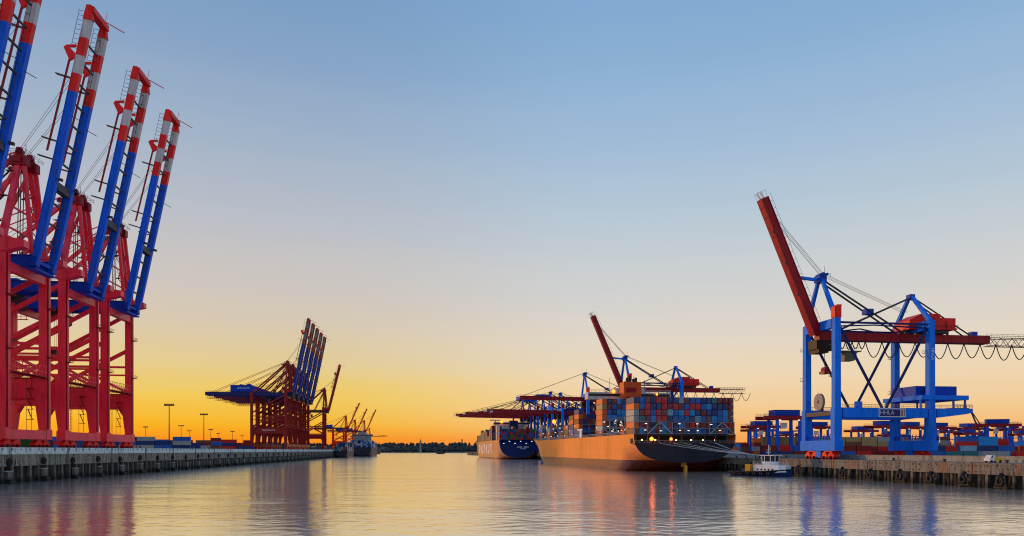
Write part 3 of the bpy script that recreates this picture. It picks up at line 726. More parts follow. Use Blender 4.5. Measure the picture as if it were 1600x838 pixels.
# ------------------------------------------------------------------ blue cranes of the right quay
NAVY = paint('navy_brace_paint', (.004, .024, .15), spec=.12)
def crane_H(up=True, angle=66.7, blen=48.8, top=False, words=True, house=RED2, bright=HBLUE, boomc=DRED):
    root = empty('gantry_crane')
    P = lambda mb, name, mat, par=None, **k: mb.build(name, mat, par or root, **k)
    hy, G = 8.7, 32.3
    dk = DBLUE; nv = NAVY
    for x in (0, G):
        for y in (-hy, hy):
            mb = MB()
            mb.beam((x, y, 6.0), (x, y, 16.2), 2.3, 2.5); mb.beam((x, y, 16.2), (x, y, 44.3), 2.1, 2.0, 2.0, 1.9)
            for z in (9.5, 24, 32): mb.box(x - 1.3, x + 1.3, y - 1.2, y + 1.2, z, z + .1) if z < 16 else mb.box(x - 1.04, x + 1.04, y - 1.1, y + 1.1, z, z + .1)
            lg = P(mb, 'leg', bright)
            if words and x == G and y < 0:
                text('HHLA', 1.5, WHITE, lg, (x + .1, y - 1.06, 33.5), (R(90), R(90), 0))
            if x == 0 and y < 0: P(MB().box(x - 1.15, x + 1.1, y - 1.1, y + 1.1, 44.35, 47.8).box(x - .2, x + 1.3, y - .9, y + .9, 47.8, 48.4), 'leg_cap', house, lg)
        s = MB().box(x - 1.5, x + 1.5, -hy - 1.6, hy + 1.6, 2.75, 6.0); s.box(x - 1.1, x + 1.1, -1.6, 1.6, .5, 2.75)
        P(s, 'sill_beam', bright)
        P(MB().box(x - 1.1, x + 1.1, -hy + 1.25, hy - 1.25, 41.4, 44.2), 'cross_beam', bright)
        rl = MB().rail((x - 1.3, -hy + 1.5, 6.02), (x - 1.3, hy - 1.5, 6.02), 1.3, 1.2, .09)
        for k in range(9): rl.beam((x - 1.3, -hy + 2 + k * 1.7, 6.1), (x - .4, -hy + 2.7 + k * 1.7, 8.0), .18, .18)
        P(rl, 'railing', dk)
        for y in (-4.9, 4.9):
            b = inst(BOGIE, 'bogie', root, (x, y, 0), sc=(1, .85, 1.15))
            for d in (-3.7, -1.0, 1.0, 3.7): inst(WHEEL, 'wheel', b, (0, d, 0))
    for y in (-hy, hy):
        b = MB().box(1.62, G - 1.62, y - 1.1, y + 1.1, 13.2, 16.2)
        b.prism([(G + 1.62, 13.2), (G + 1.62, 16.2), (46.5, 16.2), (46.5, 14.9), (44, 14.4)], 'y', y - 1.1, y + 1.1)
        pb = P(b, 'portal_beam', bright)
        P(MB().rail((1.5, y - 1, 16.2), (46, y - 1, 16.2), step=2.2, r=.04).rail((1.5, y + 1, 16.2), (46, y + 1, 16.2), step=2.2, r=.04), 'railing', OCHRE, pb)
        if y < 0:
            sg = MB().box(13.7, 22.9, y - 1.16, y - 1.11, 13.35, 16.05); sgn = P(sg, 'sign_border', WHITE, pb)
            P(MB().box(13.95, 21.1, y - 1.2, y - 1.165, 13.6, 15.8), 'sign_panel', paint('sign_blue', (.012, .016, .16), wear=.05), pb)
            P(MB().box(21.4, 21.9, y - 1.2, y - 1.165, 13.6, 15.8), 'sign_stripe', paint('sign_red', (.35, .02, .03), wear=.05), pb)
            P(MB().box(22.2, 22.6, y - 1.2, y - 1.165, 13.6, 15.8), 'sign_stripe', paint('sign_brown', (.16, .10, .09), wear=.05), pb)
            if words: text('HHLA', 1.9, paint('sign_letters', (.45, .52, .66), wear=.05), pb, (16.5, y - 1.22, 14.7), (R(90), 0, 0))
        P(MB().beam((1.2, y, 41.6), (15.6, y, 16.3), .55, .7), 'brace', nv)
        P(MB().beam((17.0, y, 16.3), (G - 1.2, y, 41.6), .55, .7), 'brace', nv)
        P(MB().beam((1.2, y, 43.0), (G - 1.1, y, 43.0), .5, .6), 'tie', nv)
        P(MB().beam((1.2, y, 41.8), (G / 2, y * .45, 43.2), .35, .4), 'tie', nv)
        P(MB().beam((G / 2, y * .45, 43.2), (G - 1.1, y, 41.8), .35, .4), 'tie', nv)
    # deck between the waterside legs with cable reel
    P(MB().box(-1, 1.2, -hy + 1.35, hy - 1.35, 13.9, 15.2), 'reel_deck', DGREY)
    rl = MB().tube((-1.9, -1.5, 18.4), (-1.1, -1.5, 18.4), 2.75, 24); rl.tube((-1.96, -1.5, 18.4), (-1.9, -1.5, 18.4), .6, 12, mi=1)
    rl.tube((-1.1, -1.5, 18.4), (.2, -1.5, 18.4), .4, 8, mi=1); rl.beam((-.6, -1.5, 15.2), (-.6, -1.5, 18.4), .8, .8, mi=1)
    for k in range(10):
        an = k * math.pi / 5; rl.beam((-1.94, -1.5 + .6 * math.cos(an), 18.4 + .6 * math.sin(an)), (-1.94, -1.5 + 2.6 * math.cos(an), 18.4 + 2.6 * math.sin(an)), .12, .08, mi=2)
    P(rl, 'cable_reel', [paint('reel_grey', (.20, .19, .17)), DGREY, LGREY])
    P(MB().tube((7.5, -hy, 16.2), (7.5, -hy, 18.2), 1.2, 10), 'capstan', bright)
    # main girder
    g = MB().box(-1.5, 59.6, -1.6, 1.6, 38.5, 41.0); g.box(-1.5, 59.6, -1.9, 1.9, 38.4, 38.5)
    for k in range(20): g.box(-1 + k * 3.1, -.9 + k * 3.1, -1.66, 1.66, 38.55, 40.95)
    mg = P(g, 'main_girder', boomc)
    la = MB()
    for y in (-1.5, 1.5):
        for z in (37.8, 40.4): la.beam((59.6, y, z), (76, y, z), .22, .22)
        for k in range(8): la.beam((59.6 + k * 2.05, y, 37.8 if k % 2 else 40.4), (61.65 + k * 2.05, y, 40.4 if k % 2 else 37.8), .14, .14)
        la.rail((58, y * 1.2, 40.5), (76, y * 1.2, 40.5), r=.05)
    for k in range(9): la.beam((59.6 + k * 2.05, -1.5, 37.8), (59.6 + k * 2.05, 1.5, 37.8), .14, .14, side=(1, 0, 0))
    P(la, 'lattice_end', paint('lattice_steel', (.16, .14, .11)))
    P(MB().box(53.5, 55.5, -1, 1, 41.0, 42.4), 'winch', dk)
    # festoon cable loops
    x = 5.0; k = 0
    while x < 75:
        w = 2.3 if x < 13 else 5.9; dp = 2.6 if x < 13 else 5.0
        pts = [(x + w * t / 10, -2.0, 38.2 - dp * (1 - (2 * t / 10 - 1) ** 2) * (1 + .06 * math.sin(k * 1.7))) for t in range(11)]
        P(MB().path(pts, .16, 5), 'cable_loop', BLACK)
        x += w; k += 1
    # trolley and cab parked at the waterside
    tr = MB().box(-3.0, 5.5, -2.6, 2.6, 35.4, 38.3); tr.box(-2.4, 1.0, -2.8, 2.8, 34.2, 35.4); P(tr, 'trolley', paint('trolley_brown', (.03, .018, .015), spec=.1))
    cb = MB().prism([(6, 31.6), (6, 34.4), (10.2, 34.4), (10.2, 32.4), (9.2, 31.6)], 'y', -3.6, -.9); cb.box(4.5, 11.5, -4.2, -.5, 34.5, 34.8); cb.rail((4.5, -4.2, 34.8), (11.5, -4.2, 34.8))
    P(cb, 'operator_cab', paint('cab_olive', (.10, .12, .07)))
    sp = MB().box(.2, 2.2, -1.6, 1.6, 27.6, 28.4); sp.prism([(.4, 28.4), (.8, 29.8), (1.6, 29.8), (2, 28.4)], 'y', -1.1, 1.1)
    P(sp, 'spreader', DRED)
    for x, y in ((.8, -.8), (1.6, .8)): P(MB().tube((x, y, 29.6), (x, y, 35), .05, 4), 'hoist_rope', ROPE)
    # front A frame and rear A frame
    for s in (-1, 1):
        P(MB().beam((0, s * hy, 44.2), (-.3, s * .9, 58.3), 1.1, 1.3, .9, 1.0), 'mast_leg', bright)
        P(MB().beam((G, s * hy, 44.2), (G - .6, s * .6, 53.6), 1.1, 1.3, .9, 1.0), 'rear_mast_leg', bright)
        P(MB().tube((-.2, s * 1.0, 58.0), (28, s * 1.5, 41.2), .3, 6), 'stay', DGREY)
        P(MB().tube((4.5, s * 1.5, 41.2), (G - .6, s * .8, 53.2), .24, 6), 'stay', DGREY)
        P(MB().tube((G - .4, s * .8, 53.2), (52, s * 1.4, 41.2), .24, 6), 'stay', DGREY)
    hd = MB().box(-1.5, 1.0, -1.7, 1.7, 57.2, 59.4); hd.tube((-.2, -1.9, 59.4), (-.2, 1.9, 59.4), .8, 10); hd.tube((1.1, -1.9, 59.6), (1.1, 1.9, 59.6), .45, 8)
    head = P(hd, 'mast_head', dk)
    P(MB().rail((-1.6, -2.2, 58.6), (2.0, -2.2, 58.6)).tube((1.2, 0, 59), (1.2, 0, 62.5), .06, 4), 'railing', DGREY, head)
    P(MB().box(G - 1.4, G + .3, -1.1, 1.1, 52.6, 54.2), 'rear_mast_head', dk)
    P(MB().cbox((16.4, 0, 48.1), (2.6, 2.6, 1.8)), 'stay_node', dk)
    if top:
        P(MB().box(-7, 6, -3.6, 3.6, 57.6, 61.4).box(-7.3, 6.3, -3.9, 3.9, 61.4, 61.7), 'top_house', dk)
        for s in (-1, 1):
            P(MB().tube((-1, s * 3, 58), (-38, s * 1.6, 41.6), .3, 5), 'forestay', DGREY); P(MB().tube((-1, s * 3, 58), (-20, s * 1.6, 41.6), .3, 5), 'forestay', DGREY)
            P(MB().beam((4, s * 3, 58), (G, s * 6, 44), .6, .7), 'backstay', DGREY)
    for y in (-hy, hy):
        P(MB().ladder((1.35, y + 1.4, 6.2), (1.2, y + 1.4, 43), .8, 1.0, .05), 'ladder', DGREY)
        for x, z in ((0, 26), (0, 36), (G, 22), (G, 34)): P(MB().box(x - 1.2, x + 1.6, y + 1.05, y + 2.2, z, z + .1).rail((x - 1.2, y + 2.2, z), (x + 1.6, y + 2.2, z), 1.1, .9, .05), 'leg_platform', DGREY)
        P(MB().box(G + 1.05, G + 1.3, y - .4, y + .4, 17, 43), 'cable_tray', dk)
    # machine house
    m1 = MB().prism([(28.6, 42.6), (28.6, 45.2), (33.0, 47.4), (39.6, 47.4), (39.6, 42.6)], 'y', -3.9, 3.9); m1.box(28.4, 39.7, -4.1, 4.1, 42.2, 42.6)
    for k in range(7): m1.box(32.6 + k, 32.68 + k, -3.96, 3.96, 42.8, 47.2)
    m1.box(28.4, 33, -4.05, 4.05, 45.0, 45.12)
    mh = P(m1, 'machine_house', house)
    m2 = MB().box(39.65, 45.4, -3.5, 3.5, 42.9, 46.2); m2.box(39.65, 45.8, -3.7, 3.7, 42.4, 42.9); P(m2, 'winch_house', RED2, mh)
    for x in (34.5, 36.5): P(MB().box(x, x + 1.0, -3.98, -3.9, 44.6, 46.2), 'vent', DRED, mh)
    P(MB().box(41.5, 42.4, -3.56, -3.5, 42.95, 45.0), 'door', DRED, mh)
    us = MB()
    for x in (29, 33, 38, 42, 44):
        for y in (-1.4, 1.4): us.box(x - .3, x + .3, y - .3, y + .3, 41, 42.3)
    us.rail((28, -4.2, 42.6), (46, -4.2, 42.6), step=2, r=.05); us.box(36, 43, -3, 3, 41.2, 42.2)
    P(us, 'house_support', DGREY)
    # rear platform on the portal beam
    pl = MB().box(28.5, 45, -hy - 1.2, hy + 1.2, 19.0, 20.4)
    for x in (29, 40.5, 44.6):
        for y in (-hy, hy): pl.box(x - .25, x + .25, y - .25, y + .25, 16.2, 19)
    P(pl, 'rear_platform', bright)
    P(MB().box(29.2, 43.8, -6, 6, 20.4, 23.6).box(36, 43.6, -6.05, 6.05, 21, 23.3), 'control_room', dk)
    P(MB().rail((40, -hy - 1, 16.2), (46.4, -hy - 1, 16.2), 1.2, 1.0, .08).box(40, 46.4, -hy + .5, hy - .5, 16.22, 16.5), 'work_deck', DGREY)
    # boom
    piv = Vector((-1.7, 0, 40.4)); a = R(angle if up else 0.8)
    D = Vector((-math.cos(a), 0, math.sin(a))); NN = Vector((math.sin(a), 0, math.cos(a)))
    b = MB().beam(piv, piv + D * (blen - 2), 2.6, 2.9, 2.4, 2.5)
    b.beam(piv + NN * 1.4, piv + NN * 1.4 + D * (blen - 2), 3.0, .12); b.beam(piv - NN * 1.4, piv - NN * 1.2 + D * (blen - 2), 3.2, .14)
    for k in range(14): b.beam(piv + D * (k * 3.3 + 1), piv + D * (k * 3.3 + 1.1), 2.7, 2.92, 2.7, 2.92)
    bm = P(b, 'boom', boomc)
    bt = MB()
    for s in (-1, 1):
        bt.beam(piv + D * (blen - 2) + Vector((0, s, 0)), piv + D * blen + Vector((0, s, 0)) - NN * .6, .4, .5)
        bt.tube(piv + D * (blen + .2) + NN * 1.5 + Vector((0, s, 0)), piv + D * (blen + .2) - NN * 1.6 + Vector((0, s, 0)), .08, 4)
        bt.tube(piv + D * (blen + .2) - NN * 1.6 + Vector((0, s, 0)), piv + D * (blen - 2) - NN * 1.2 + Vector((0, s, 0)), .08, 4)
        bt.tube(piv + D * (blen + .2) + NN * 1.5 + Vector((0, s, 0)), piv + D * (blen - 2) + NN * 1.2 + Vector((0, s, 0)), .08, 4)
    P(bt, 'boom_end_frame', WHITE)
    rl = MB(); n = int(blen / 2.5)
    for k in range(n):
        c = piv + Vector((0, -1.6, 0)) + NN * 1.4 + D * (2.5 * k); rl.tube(c, c + NN * .9, .05, 4)
    c = piv + Vector((0, -1.6, 0)) + NN * 2.3; rl.tube(c, c + D * (2.5 * n), .05, 4); P(rl, 'boom_railing', DGREY, bm)
    for k in (.28, .5, .72): P(MB().beam(piv + Vector((0, -1.3, 0)) + D * (blen * k) - NN * 1.4, piv + Vector((0, -1.3, 0)) + D * (blen * k + .9) - NN * 1.4, .5, .7), 'floodlight', DGREY, bm)
    for y in (-1.1, -.5, .5, 1.1):
        P(MB().tube((.2, y, 59.8), tuple(piv + NN * 1.6 + Vector((0, y, 0)) + D * (blen * (.8 if up else .9))), .06 if up else .16, 4), 'hoist_rope', ROPE)
        P(MB().tube((.4, y, 59.8), (30, y, 48.2), .045, 4), 'hoist_rope', ROPE)
    if up:
        hit = piv + D * 19.2 + NN * 1.4
        P(MB().beam((-1.2, 0, 58.0), tuple(hit), .9, .9), 'latch_strut', bright)
    return root

near = crane_H()
near.location = PR(248.2, 4.0, ZR); near.rotation_euler = (0, 0, AR)
tag(near, 'bright blue crane with raised dark red boom standing nearest on the right quay', 'crane', 'blue cranes of the right quay')
o = copy_tree(near); o.location = PR(463, 4.0, ZR); o.rotation_euler = (0, 0, AR)
tag(o, 'blue crane with raised red boom standing behind the near container ship', 'crane', 'blue cranes of the right quay')
flatH = crane_H(up=False, words=False)
flatH.location = PR(563, 4.0, ZR); flatH.rotation_euler = (0, 0, AR)
tag(flatH, 'blue crane with its boom lowered, tallest mast left of the raised red boom', 'crane', 'blue cranes of the right quay')
longH = crane_H(up=False, blen=74, words=False, house=DBLUE, bright=DBLUE, top=True)
midH = crane_H(up=False, blen=58, words=False, house=DRED, bright=HBLUE, top=False)
for k, (Y, lab) in enumerate([(690, 'azure crane with lowered boom over the far ship, nearest of its row'),
                              (725, 'dark blue crane with long lowered boom over the far ship, second of its row'),
                              (762, 'azure crane with lowered boom over the far ship, third of its row'),
                              (800, 'dark blue crane with long lowered boom reaching farthest left over the far ship'),
                              (648, 'azure crane with lowered boom just ahead of the row over the far ship'),
                              (845, 'dark blue crane with lowered boom at the back of the row over the far ship')]):
    o = midH if k == 0 else copy_tree(midH) if k in (2, 4) else longH if k == 1 else copy_tree(longH)
    o.location = PR(Y, 4.0, ZR); o.rotation_euler = (0, 0, AR); o.scale = (1, 1, (.93, .90, .97, .92, .86, 1.0)[k])
    tag(o, lab, 'crane', 'cranes with lowered booms over the far ship')

# ------------------------------------------------------------------ containers
_cm = {}
CROD = paint('door_bar', (.16, .18, .20))
def cont_mesh(colr, w, h, l):
    key = (colr, w, h, l)
    if key in _cm: return _cm[key]
    mb = MB(); t = .05
    mb.box(-w / 2 + t, w / 2 - t, -l / 2 + t, l / 2 - t, .04, h - .03)
    for x in (-w / 2, w / 2 - .16):
        for y in (-l / 2, l / 2 - .16): mb.box(x, x + .16, y, y + .16, 0, h)
    for z in (0, h - .16):
        for x in (-w / 2, w / 2 - .12): mb.box(x, x + .12, -l / 2 + .16, l / 2 - .16, z, z + .16)
        for y in (-l / 2, l / 2 - .12): mb.box(-w / 2 + .16, w / 2 - .16, y, y + .12, z, z + .16)
    for x in (-.32, -.11, .11, .32): mb.box(x * w - .04, x * w + .04, -l / 2 - .02, -l / 2 + t, .2, h - .2, 1)
    mb.box(.11 * w, .3 * w, -l / 2 - .025, -l / 2 + t, h * .6, h * .75, 1)
    _cm[key] = mb.mesh('container', [CMAT[colr], CROD])
    return _cm[key]
ORD = ['first', 'second', 'third', 'fourth', 'fifth', 'sixth', 'seventh', 'eighth', 'ninth', 'tenth', 'eleventh', 'twelfth', 'thirteenth', 'fourteenth',
       'fifteenth', 'sixteenth', 'seventeenth', 'eighteenth', 'nineteenth', 'twentieth']
def container(colr, loc, rz, dims, label, group):
    o = inst(cont_mesh(colr, *dims), 'container', None, loc, rz)
    return tag(o, label, 'container', group)

# ------------------------------------------------------------------ ships
def smooth(t): t = max(0, min(1, t)); return t * t * (3 - 2 * t)
def hull(parent, Ln, B, D, side, boot, bootz, transom, tz, zb0=3.7, bow=(.70, .16, .945)):
    ys = [0, 3, 7, 12, 18, 24, 30, 40] + [40 + (Ln * .66 - 40) * k / 6 for k in range(1, 7)] + [Ln * (.66 + .34 * k / 22) for k in range(1, 23)]
    K = 16
    def half(y, z, b):
        zn = max(0, min(1.05, z / D)); u0 = Ln * (bow[0] + bow[1] * zn); e = Ln * (bow[2] + (1 - bow[2]) * zn)
        if y <= u0: return b
        f = (y - u0) / max(.1, e - u0)
        return b * max(0, 1 - f ** 2.0)
    def section(y):
        q = smooth(y / 30); zb = zb0 + (-4.5 - zb0) * q; n = 2.7 + 4.3 * q
        sheer = D + 2.2 * smooth((y - Ln * .78) / (Ln * .18))
        pts = []
        for k in range(K + 1):
            a = math.pi / 2 * k / K
            x = B / 2 * (max(0, math.cos(a)) ** (2 / n)); z = sheer - (sheer - zb) * (math.sin(a) ** (2 / n))
            pts.append((half(y, z, x), z))
        return pts
    mb = MB(); secs = [section(y) for y in ys]; M = 2 * K + 1
    for y, s in zip(ys, secs):
        row = [(-x, y, z) for x, z in s] + [(x, y, z) for x, z in reversed(s[:-1])]
        mb.v += row
    for i in range(len(ys) - 1):
        for k in range(M - 1):
            f = (i * M + k, (i + 1) * M + k, (i + 1) * M + k + 1, i * M + k + 1)
            zc = sum(mb.v[j][2] for j in f) / 4
            mb.f.append(f); mb.m.append(1 if zc < bootz else 0)
    h = mb.build('hull', [side, boot], parent, smooth=True)
    # transom
    s = secs[0]; low = [(x, z) for x, z in s if z <= tz]
    poly = [(-s[0][0], tz)] + [(-x, z) for x, z in low] + [(x, z) for x, z in reversed(low[:-1])] + [(s[0][0], tz)]
    t = MB(); t.add([(x, 0.0, z) for x, z in poly], [tuple(range(len(poly)))])
    t.box(-B / 2 + .3, B / 2 - .3, .02, .5, tz - .3, tz + .25)
    t.build('transom', transom, parent)
    d = MB(); dp = [(-x[0][0] + .05, y) for y, x in zip(ys, secs)] + [(x[0][0] - .05, y) for y, x in reversed(list(zip(ys, secs)))]
    n = len(ys)
    d.add([(-secs[i][0][0] + .05, ys[i], secs[i][0][1] - .12) for i in range(n)] + [(secs[i][0][0] - .05, ys[i], secs[i][0][1] - .12) for i in range(n)],
          [(i, n + i, n + i + 1, i + 1) for i in range(n - 1)])
    d.build('deck', DGREY, parent)
    return h

LASH = paint('lashing_steel', (.22, .25, .28))
def lashing_bridge(parent, y, B, z0, z1, truss=False):
    mb = MB(); n = 8
    for i in range(n + 1):
        x = -B / 2 + .4 + (B - .8) * i / n; mb.beam((x, y, z0), (x, y, z1), .3, .3)
    for z in (z1, (z0 + z1) / 2, z0 + .3): mb.beam((-B / 2 + .2, y, z), (B / 2 - .2, y, z),   .5, .22, side=(0, 1, 0))
    if truss:
        for i in (1, 6):
            xa = -B / 2 + .4 + (B - .8) * i / n; xm = xa + (B - .8) / n; xb = xm + (B - .8) / n
            mb.beam((xa, y - .3, z0), (xm, y - .3, z1), .3, .5); mb.beam((xb, y - .3, z0), (xm, y - .3, z1), .3, .5)
    mb.rail((-B / 2, y, z1), (B / 2, y, z1), 1.1, 2.5, .03)
    return mb.build('lashing_bridge', LASH, parent)
LAMP_O = MB().ball((0, 0, 0), .62).mesh('deck_lamp', L_ORANGE)
LAMP_W = MB().cbox((0, 0, 0), (.6, .2, .22)).mesh('deck_lamp', L_WHITE)
LAMP_A = MB().ball((0, 0, 0), .5).mesh('deck_lamp', L_WARM)
def glow_lamp(parent, loc, energy, col=(1, .16, .02), big=1.0):
    o = inst(LAMP_O, 'floodlight', parent, loc, sc=(big,) * 3)
    l = bpy.data.lights.new('floodlight_bulb', 'POINT'); l.energy = energy; l.color = col; l.shadow_soft_size = .5 * big
    lo = bpy.data.objects.new('floodlight_bulb', l); COL.objects.link(lo); lo.parent = o; lo.location = (0, -1.0, -.2)
    return o

def ship_near():
    B, D, Ln = 42.0, 14.9, 258
    rt = empty('container_ship', (68.45, 303.2, 0), AR, 'large navy container ship with orange funnel and tall stern stack, sunset glowing on its side', 'ship')
    P = lambda mb, name, mat, par=None, **k: mb.build(name, mat, par or rt, **k)
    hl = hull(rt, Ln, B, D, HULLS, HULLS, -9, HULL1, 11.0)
    # open mooring deck under the stern stack
    P(MB().box(-B / 2 + .4, B / 2 - .4, .5, 9, 10.8, 11.0).box(-B / 2 + .4, B / 2 - .4, 9, 9.4, 11, 14.4), 'mooring_deck', DGREY)
    pp = MB()
    for i in range(9): pp.box(-B / 2 + .6 + i * 4.7, -B / 2 + 1.1 + i * 4.7, .4, .9, 11, 14.4)
    pp.box(-B / 2 + .2, B / 2 - .2, .1, 9, 14.4, 14.75)
    P(pp, 'stern_frame', DGREY)
    rl = MB().rail((-B / 2 + .3, .3, 11.2), (B / 2 - .3, .3, 11.2), 1.1, 2, .05); P(rl, 'railing', LGREY)
    for i, x in enumerate((-17.3, -11.8, -3.2, 3.0, 8.0, 13)): inst(LAMP_A, 'deck_lamp', rt, (x, 1.6, 12.6), sc=(.7, .7, .7))
    glow_lamp(rt, (-14.0, -.4, 13.0), 180, big=1.35)
    glow_lamp(rt, (-6.0, -.4, 13.0), 110)
    P(MB().box(-B / 2 - .06, -B / 2 + .1, 1.6, 3.0, 11.2, 13.2).box(-B / 2 - .06, -B / 2 + .1, 3.5, 4.9, 11.2, 13.2), 'mooring_opening', BLACK)
    P(MB().prism([(-1.2, -2), (-1.2, 2.3), (1.0, 3.2), (1.4, -2)], 'x', -.35, .35).box(-.5, .5, 0.5, 3.5, 2.0, 4.0), 'rudder', OCHRE)
    lashing_bridge(rt, .7, B, D, 19.7, truss=True)
    for i, (dx, z) in enumerate(((4.9, 19), (4.6, 16.5), (11, 16.2), (18.6, 19), (18.8, 16.4), (26, 19), (26.2, 16.3), (31.8, 18.8), (35.4, 16.4), (22.4, 16.3))):
        inst(LAMP_W, 'deck_lamp', rt, (-B / 2 + dx, .1, z), sc=(1.3, 1, 1))
    # deck edge
    e = MB().rail((-B / 2 + .15, 12, D - .1), (-B / 2 + .15, 205, D - .1), 1.2, 3.0, .09); P(e, 'railing', LGREY)
    # deckhouse and funnel
    dh = MB().box(-12, 12, 73, 82, D, 33.5); dh.box(-B / 2, B / 2, 74, 80, 33.5, 37.0); dh.box(-8, 8, 74, 81, 37.0, 39.0)
    house = P(dh, 'deckhouse', GREY)
    for z in (18, 21, 24, 27, 30): P(MB().box(-11.5, 11.5, 72.95, 73.0, z, z + .9), 'window_band', GLASS, house)
    P(MB().box(-B / 2 + .5, B / 2 - .5, 73.94, 74.0, 34.9, 36.2), 'window_band', GLASS, house)
    P(MB().rail((-B / 2, 74, 37.0), (B / 2, 74, 37.0), 1.1, 2.0, .06).tube((3, 77, 39), (3, 77, 45), .15, 5).tube((1, 77, 43), (5, 77, 43), .12, 5), 'mast', LGREY, house)
    fn = MB().prism([(-6.5, 62), (-6.5, 69), (-5, 71), (2.0, 71), (2.0, 62)], 'z', D, 41.0)
    fnl = P(fn, 'funnel', paint('funnel_orange', (.60, .085, .012)))
    P(MB().box(-5.6, -.4, 61.92, 62, 36, 38.3).box(-5.6, -.4, 61.92, 62, 32, 34), 'louvre', DRED, fnl)
    ex = MB()
    for x, y, h in ((-4, 65, 43.2), (-2.5, 66, 44.2), (-1, 64.6, 42.6), (.6, 66, 43.4)): ex.tube((x, y, 41), (x, y, h), .65, 8)
    P(ex, 'exhaust_pipe', BLACK, fnl)
    P(MB().tube((4, 63, 37), (4, 63, 42), .12, 5).tube((-10, 74, 37), (-10, 74, 44), .12, 5), 'mast', DGREY, house)
    inst(LAMP_O, 'deck_lamp', rt, (-8.5, 72.5, 37.2), sc=(1.5,) * 3); inst(LAMP_O, 'deck_lamp', rt, (13.4, 72.5, 36.0), sc=(1.0,) * 3)
    inst(LAMP_O, 'deck_lamp', rt, (-18.5, 168, 26.0), sc=(2.0,) * 3)
    # containers
    M = Matrix.Translation(rt.location) @ Matrix.Rotation(AR, 4, 'Z')
    cw, ch, cl = B / 18.2, 2.46, 10.5
    dims = (cw - .17, ch - .15, cl)
    rnd = random.Random(11)
    pal = ['navy'] * 5 + ['blue'] * 6 + ['bright blue'] * 4 + ['maroon'] * 4 + ['red'] * 4 + ['brown'] * 3 + ['pale blue'] * 1 + ['teal']
    lit = ['orange', 'grey', 'grey', 'orange', 'brown', 'maroon']
    def put(col, x, y, z, label, group): return container(col, M @ Vector((x, y, z)), AR, dims, label, group)
    for c in range(18):
        for t in range(6):
            col = rnd.choice(pal)
            if c == 17: col = rnd.choice(['maroon', 'brown', 'red'])
            if c == 0: col = ['brown', 'orange', 'grey', 'grey', 'orange', 'navy'][t]  # port column: sunset light painted in as orange containers
            top = 5 - t
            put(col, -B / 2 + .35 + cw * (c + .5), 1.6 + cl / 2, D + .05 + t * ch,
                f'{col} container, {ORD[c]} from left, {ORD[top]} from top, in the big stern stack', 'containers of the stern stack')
    for c in range(6):
        for t in range(7):
            if t < 2 and c > 0: continue
            col = rnd.choice(['navy', 'blue', 'blue', 'bright blue', 'navy', 'maroon', 'maroon'] if t > 2 else pal)
            if c == 0: col = ['maroon', 'grey', 'orange', 'orange', 'orange', 'tan', 'orange'][t]  # orange here paints the sunset light on the port faces
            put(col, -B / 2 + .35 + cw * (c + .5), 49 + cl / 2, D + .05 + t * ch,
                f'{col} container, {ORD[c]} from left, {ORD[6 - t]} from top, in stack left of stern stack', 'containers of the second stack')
    rest = MB()
    for c in range(6, 18):
        for t in range(7): rest.box(-B / 2 + .37 + cw * c, -B / 2 + .3 + cw * (c + 1), 49, 49 + cl, D + .05 + t * ch, D + .02 + (t + 1) * ch, rnd.randrange(4))
    yb = 95
    for bi, tiers in enumerate([6, 5, 3, 2, 0, 0, 3, 0, 4, 0]):
        y = yb + bi * 12.6
        for c in range(1):
            for t in range(max(0, tiers - (1 if c == 1 and bi % 2 else 0))):
                col = rnd.choice(['orange', 'brown', 'grey', 'maroon', 'blue', 'navy'] if c == 0 else pal)  # orange at the rail stands for sunset light on the side faces
                put(col, -B / 2 + .35 + cw * (c + .5), y + cl / 2, D + .05 + t * ch,
                    f'{col} container at the rail, {ORD[t]} tier, {ORD[bi]} bay ahead of near ship bridge', 'containers on the fore deck')
        for c in range(1, 18):
            tt = max(0, tiers - rnd.randrange(2))
            for t in range(tt): rest.box(-B / 2 + .37 + cw * c, -B / 2 + .3 + cw * (c + 1), y, y + cl, D + .05 + t * ch, D + .02 + (t + 1) * ch, rnd.randrange(4))
    ro = rest.build('container_rows', [CMAT['navy'], CMAT['blue'], CMAT['maroon'], CMAT['brown']], rt); ro['kind'] = 'stuff'
    for y in (13.2, 26, 36, 47.5, 60.5, 93.8) + tuple(95 + 12.6 * k - 1.0 for k in range(1, 11)):
        lashing_bridge(rt, y, B, D - .1, D + 7.0)
    for k in range(30):
        y = 14 + k * 6.4
        if 60 < y < 85: continue
        inst(LAMP_W, 'deck_lamp', rt, (-B / 2 + .6, y, D + 2.0 + 2.2 * (k % 3)), sc=(1, 1.5, 1.3))
    for k in range(26):
        inst(LAMP_W, 'deck_lamp', rt, (-B / 2 + 2 + rnd.random() * 9, (25.4, 35.4, 46.9, 12.6)[k % 4], D + 1.5 + rnd.random() * 6), sc=(.6, 1, .8))
    # white gangway frame on the port side
    P(MB().box(-B / 2 - .3, -B / 2 + .2, 86, 90, D, D + 3.6).box(-B / 2 - .5, -B / 2, 84, 92, D + 3.6, D + 4.4), 'gangway_gate', WHITE)
    # mooring lines to the quay
    iv = M.inverted()
    for x, z, (Y, zz_) in ((-10.5, 11.3, (268, ZR + .7)), (-5, 11.3, (270, ZR + .7)), (-1, 11.4, (273, ZR + .7)), (6, 11.4, (276, ZR + .7)), (12, 11.4, (281, ZR + .7)), (13, 11.4, (285, ZR + .7))):
        p = Vector((x, -.1, z)); q = iv @ PR(Y, .8, zz_)
        pts = [tuple(p.lerp(q, t / 12) - Vector((0, 0, 1.6 * 4 * (t / 12) * (1 - t / 12) * .4))) for t in range(13)]
        P(MB().path(pts, .11, 5), 'mooring_line', LINE)
ship_near()

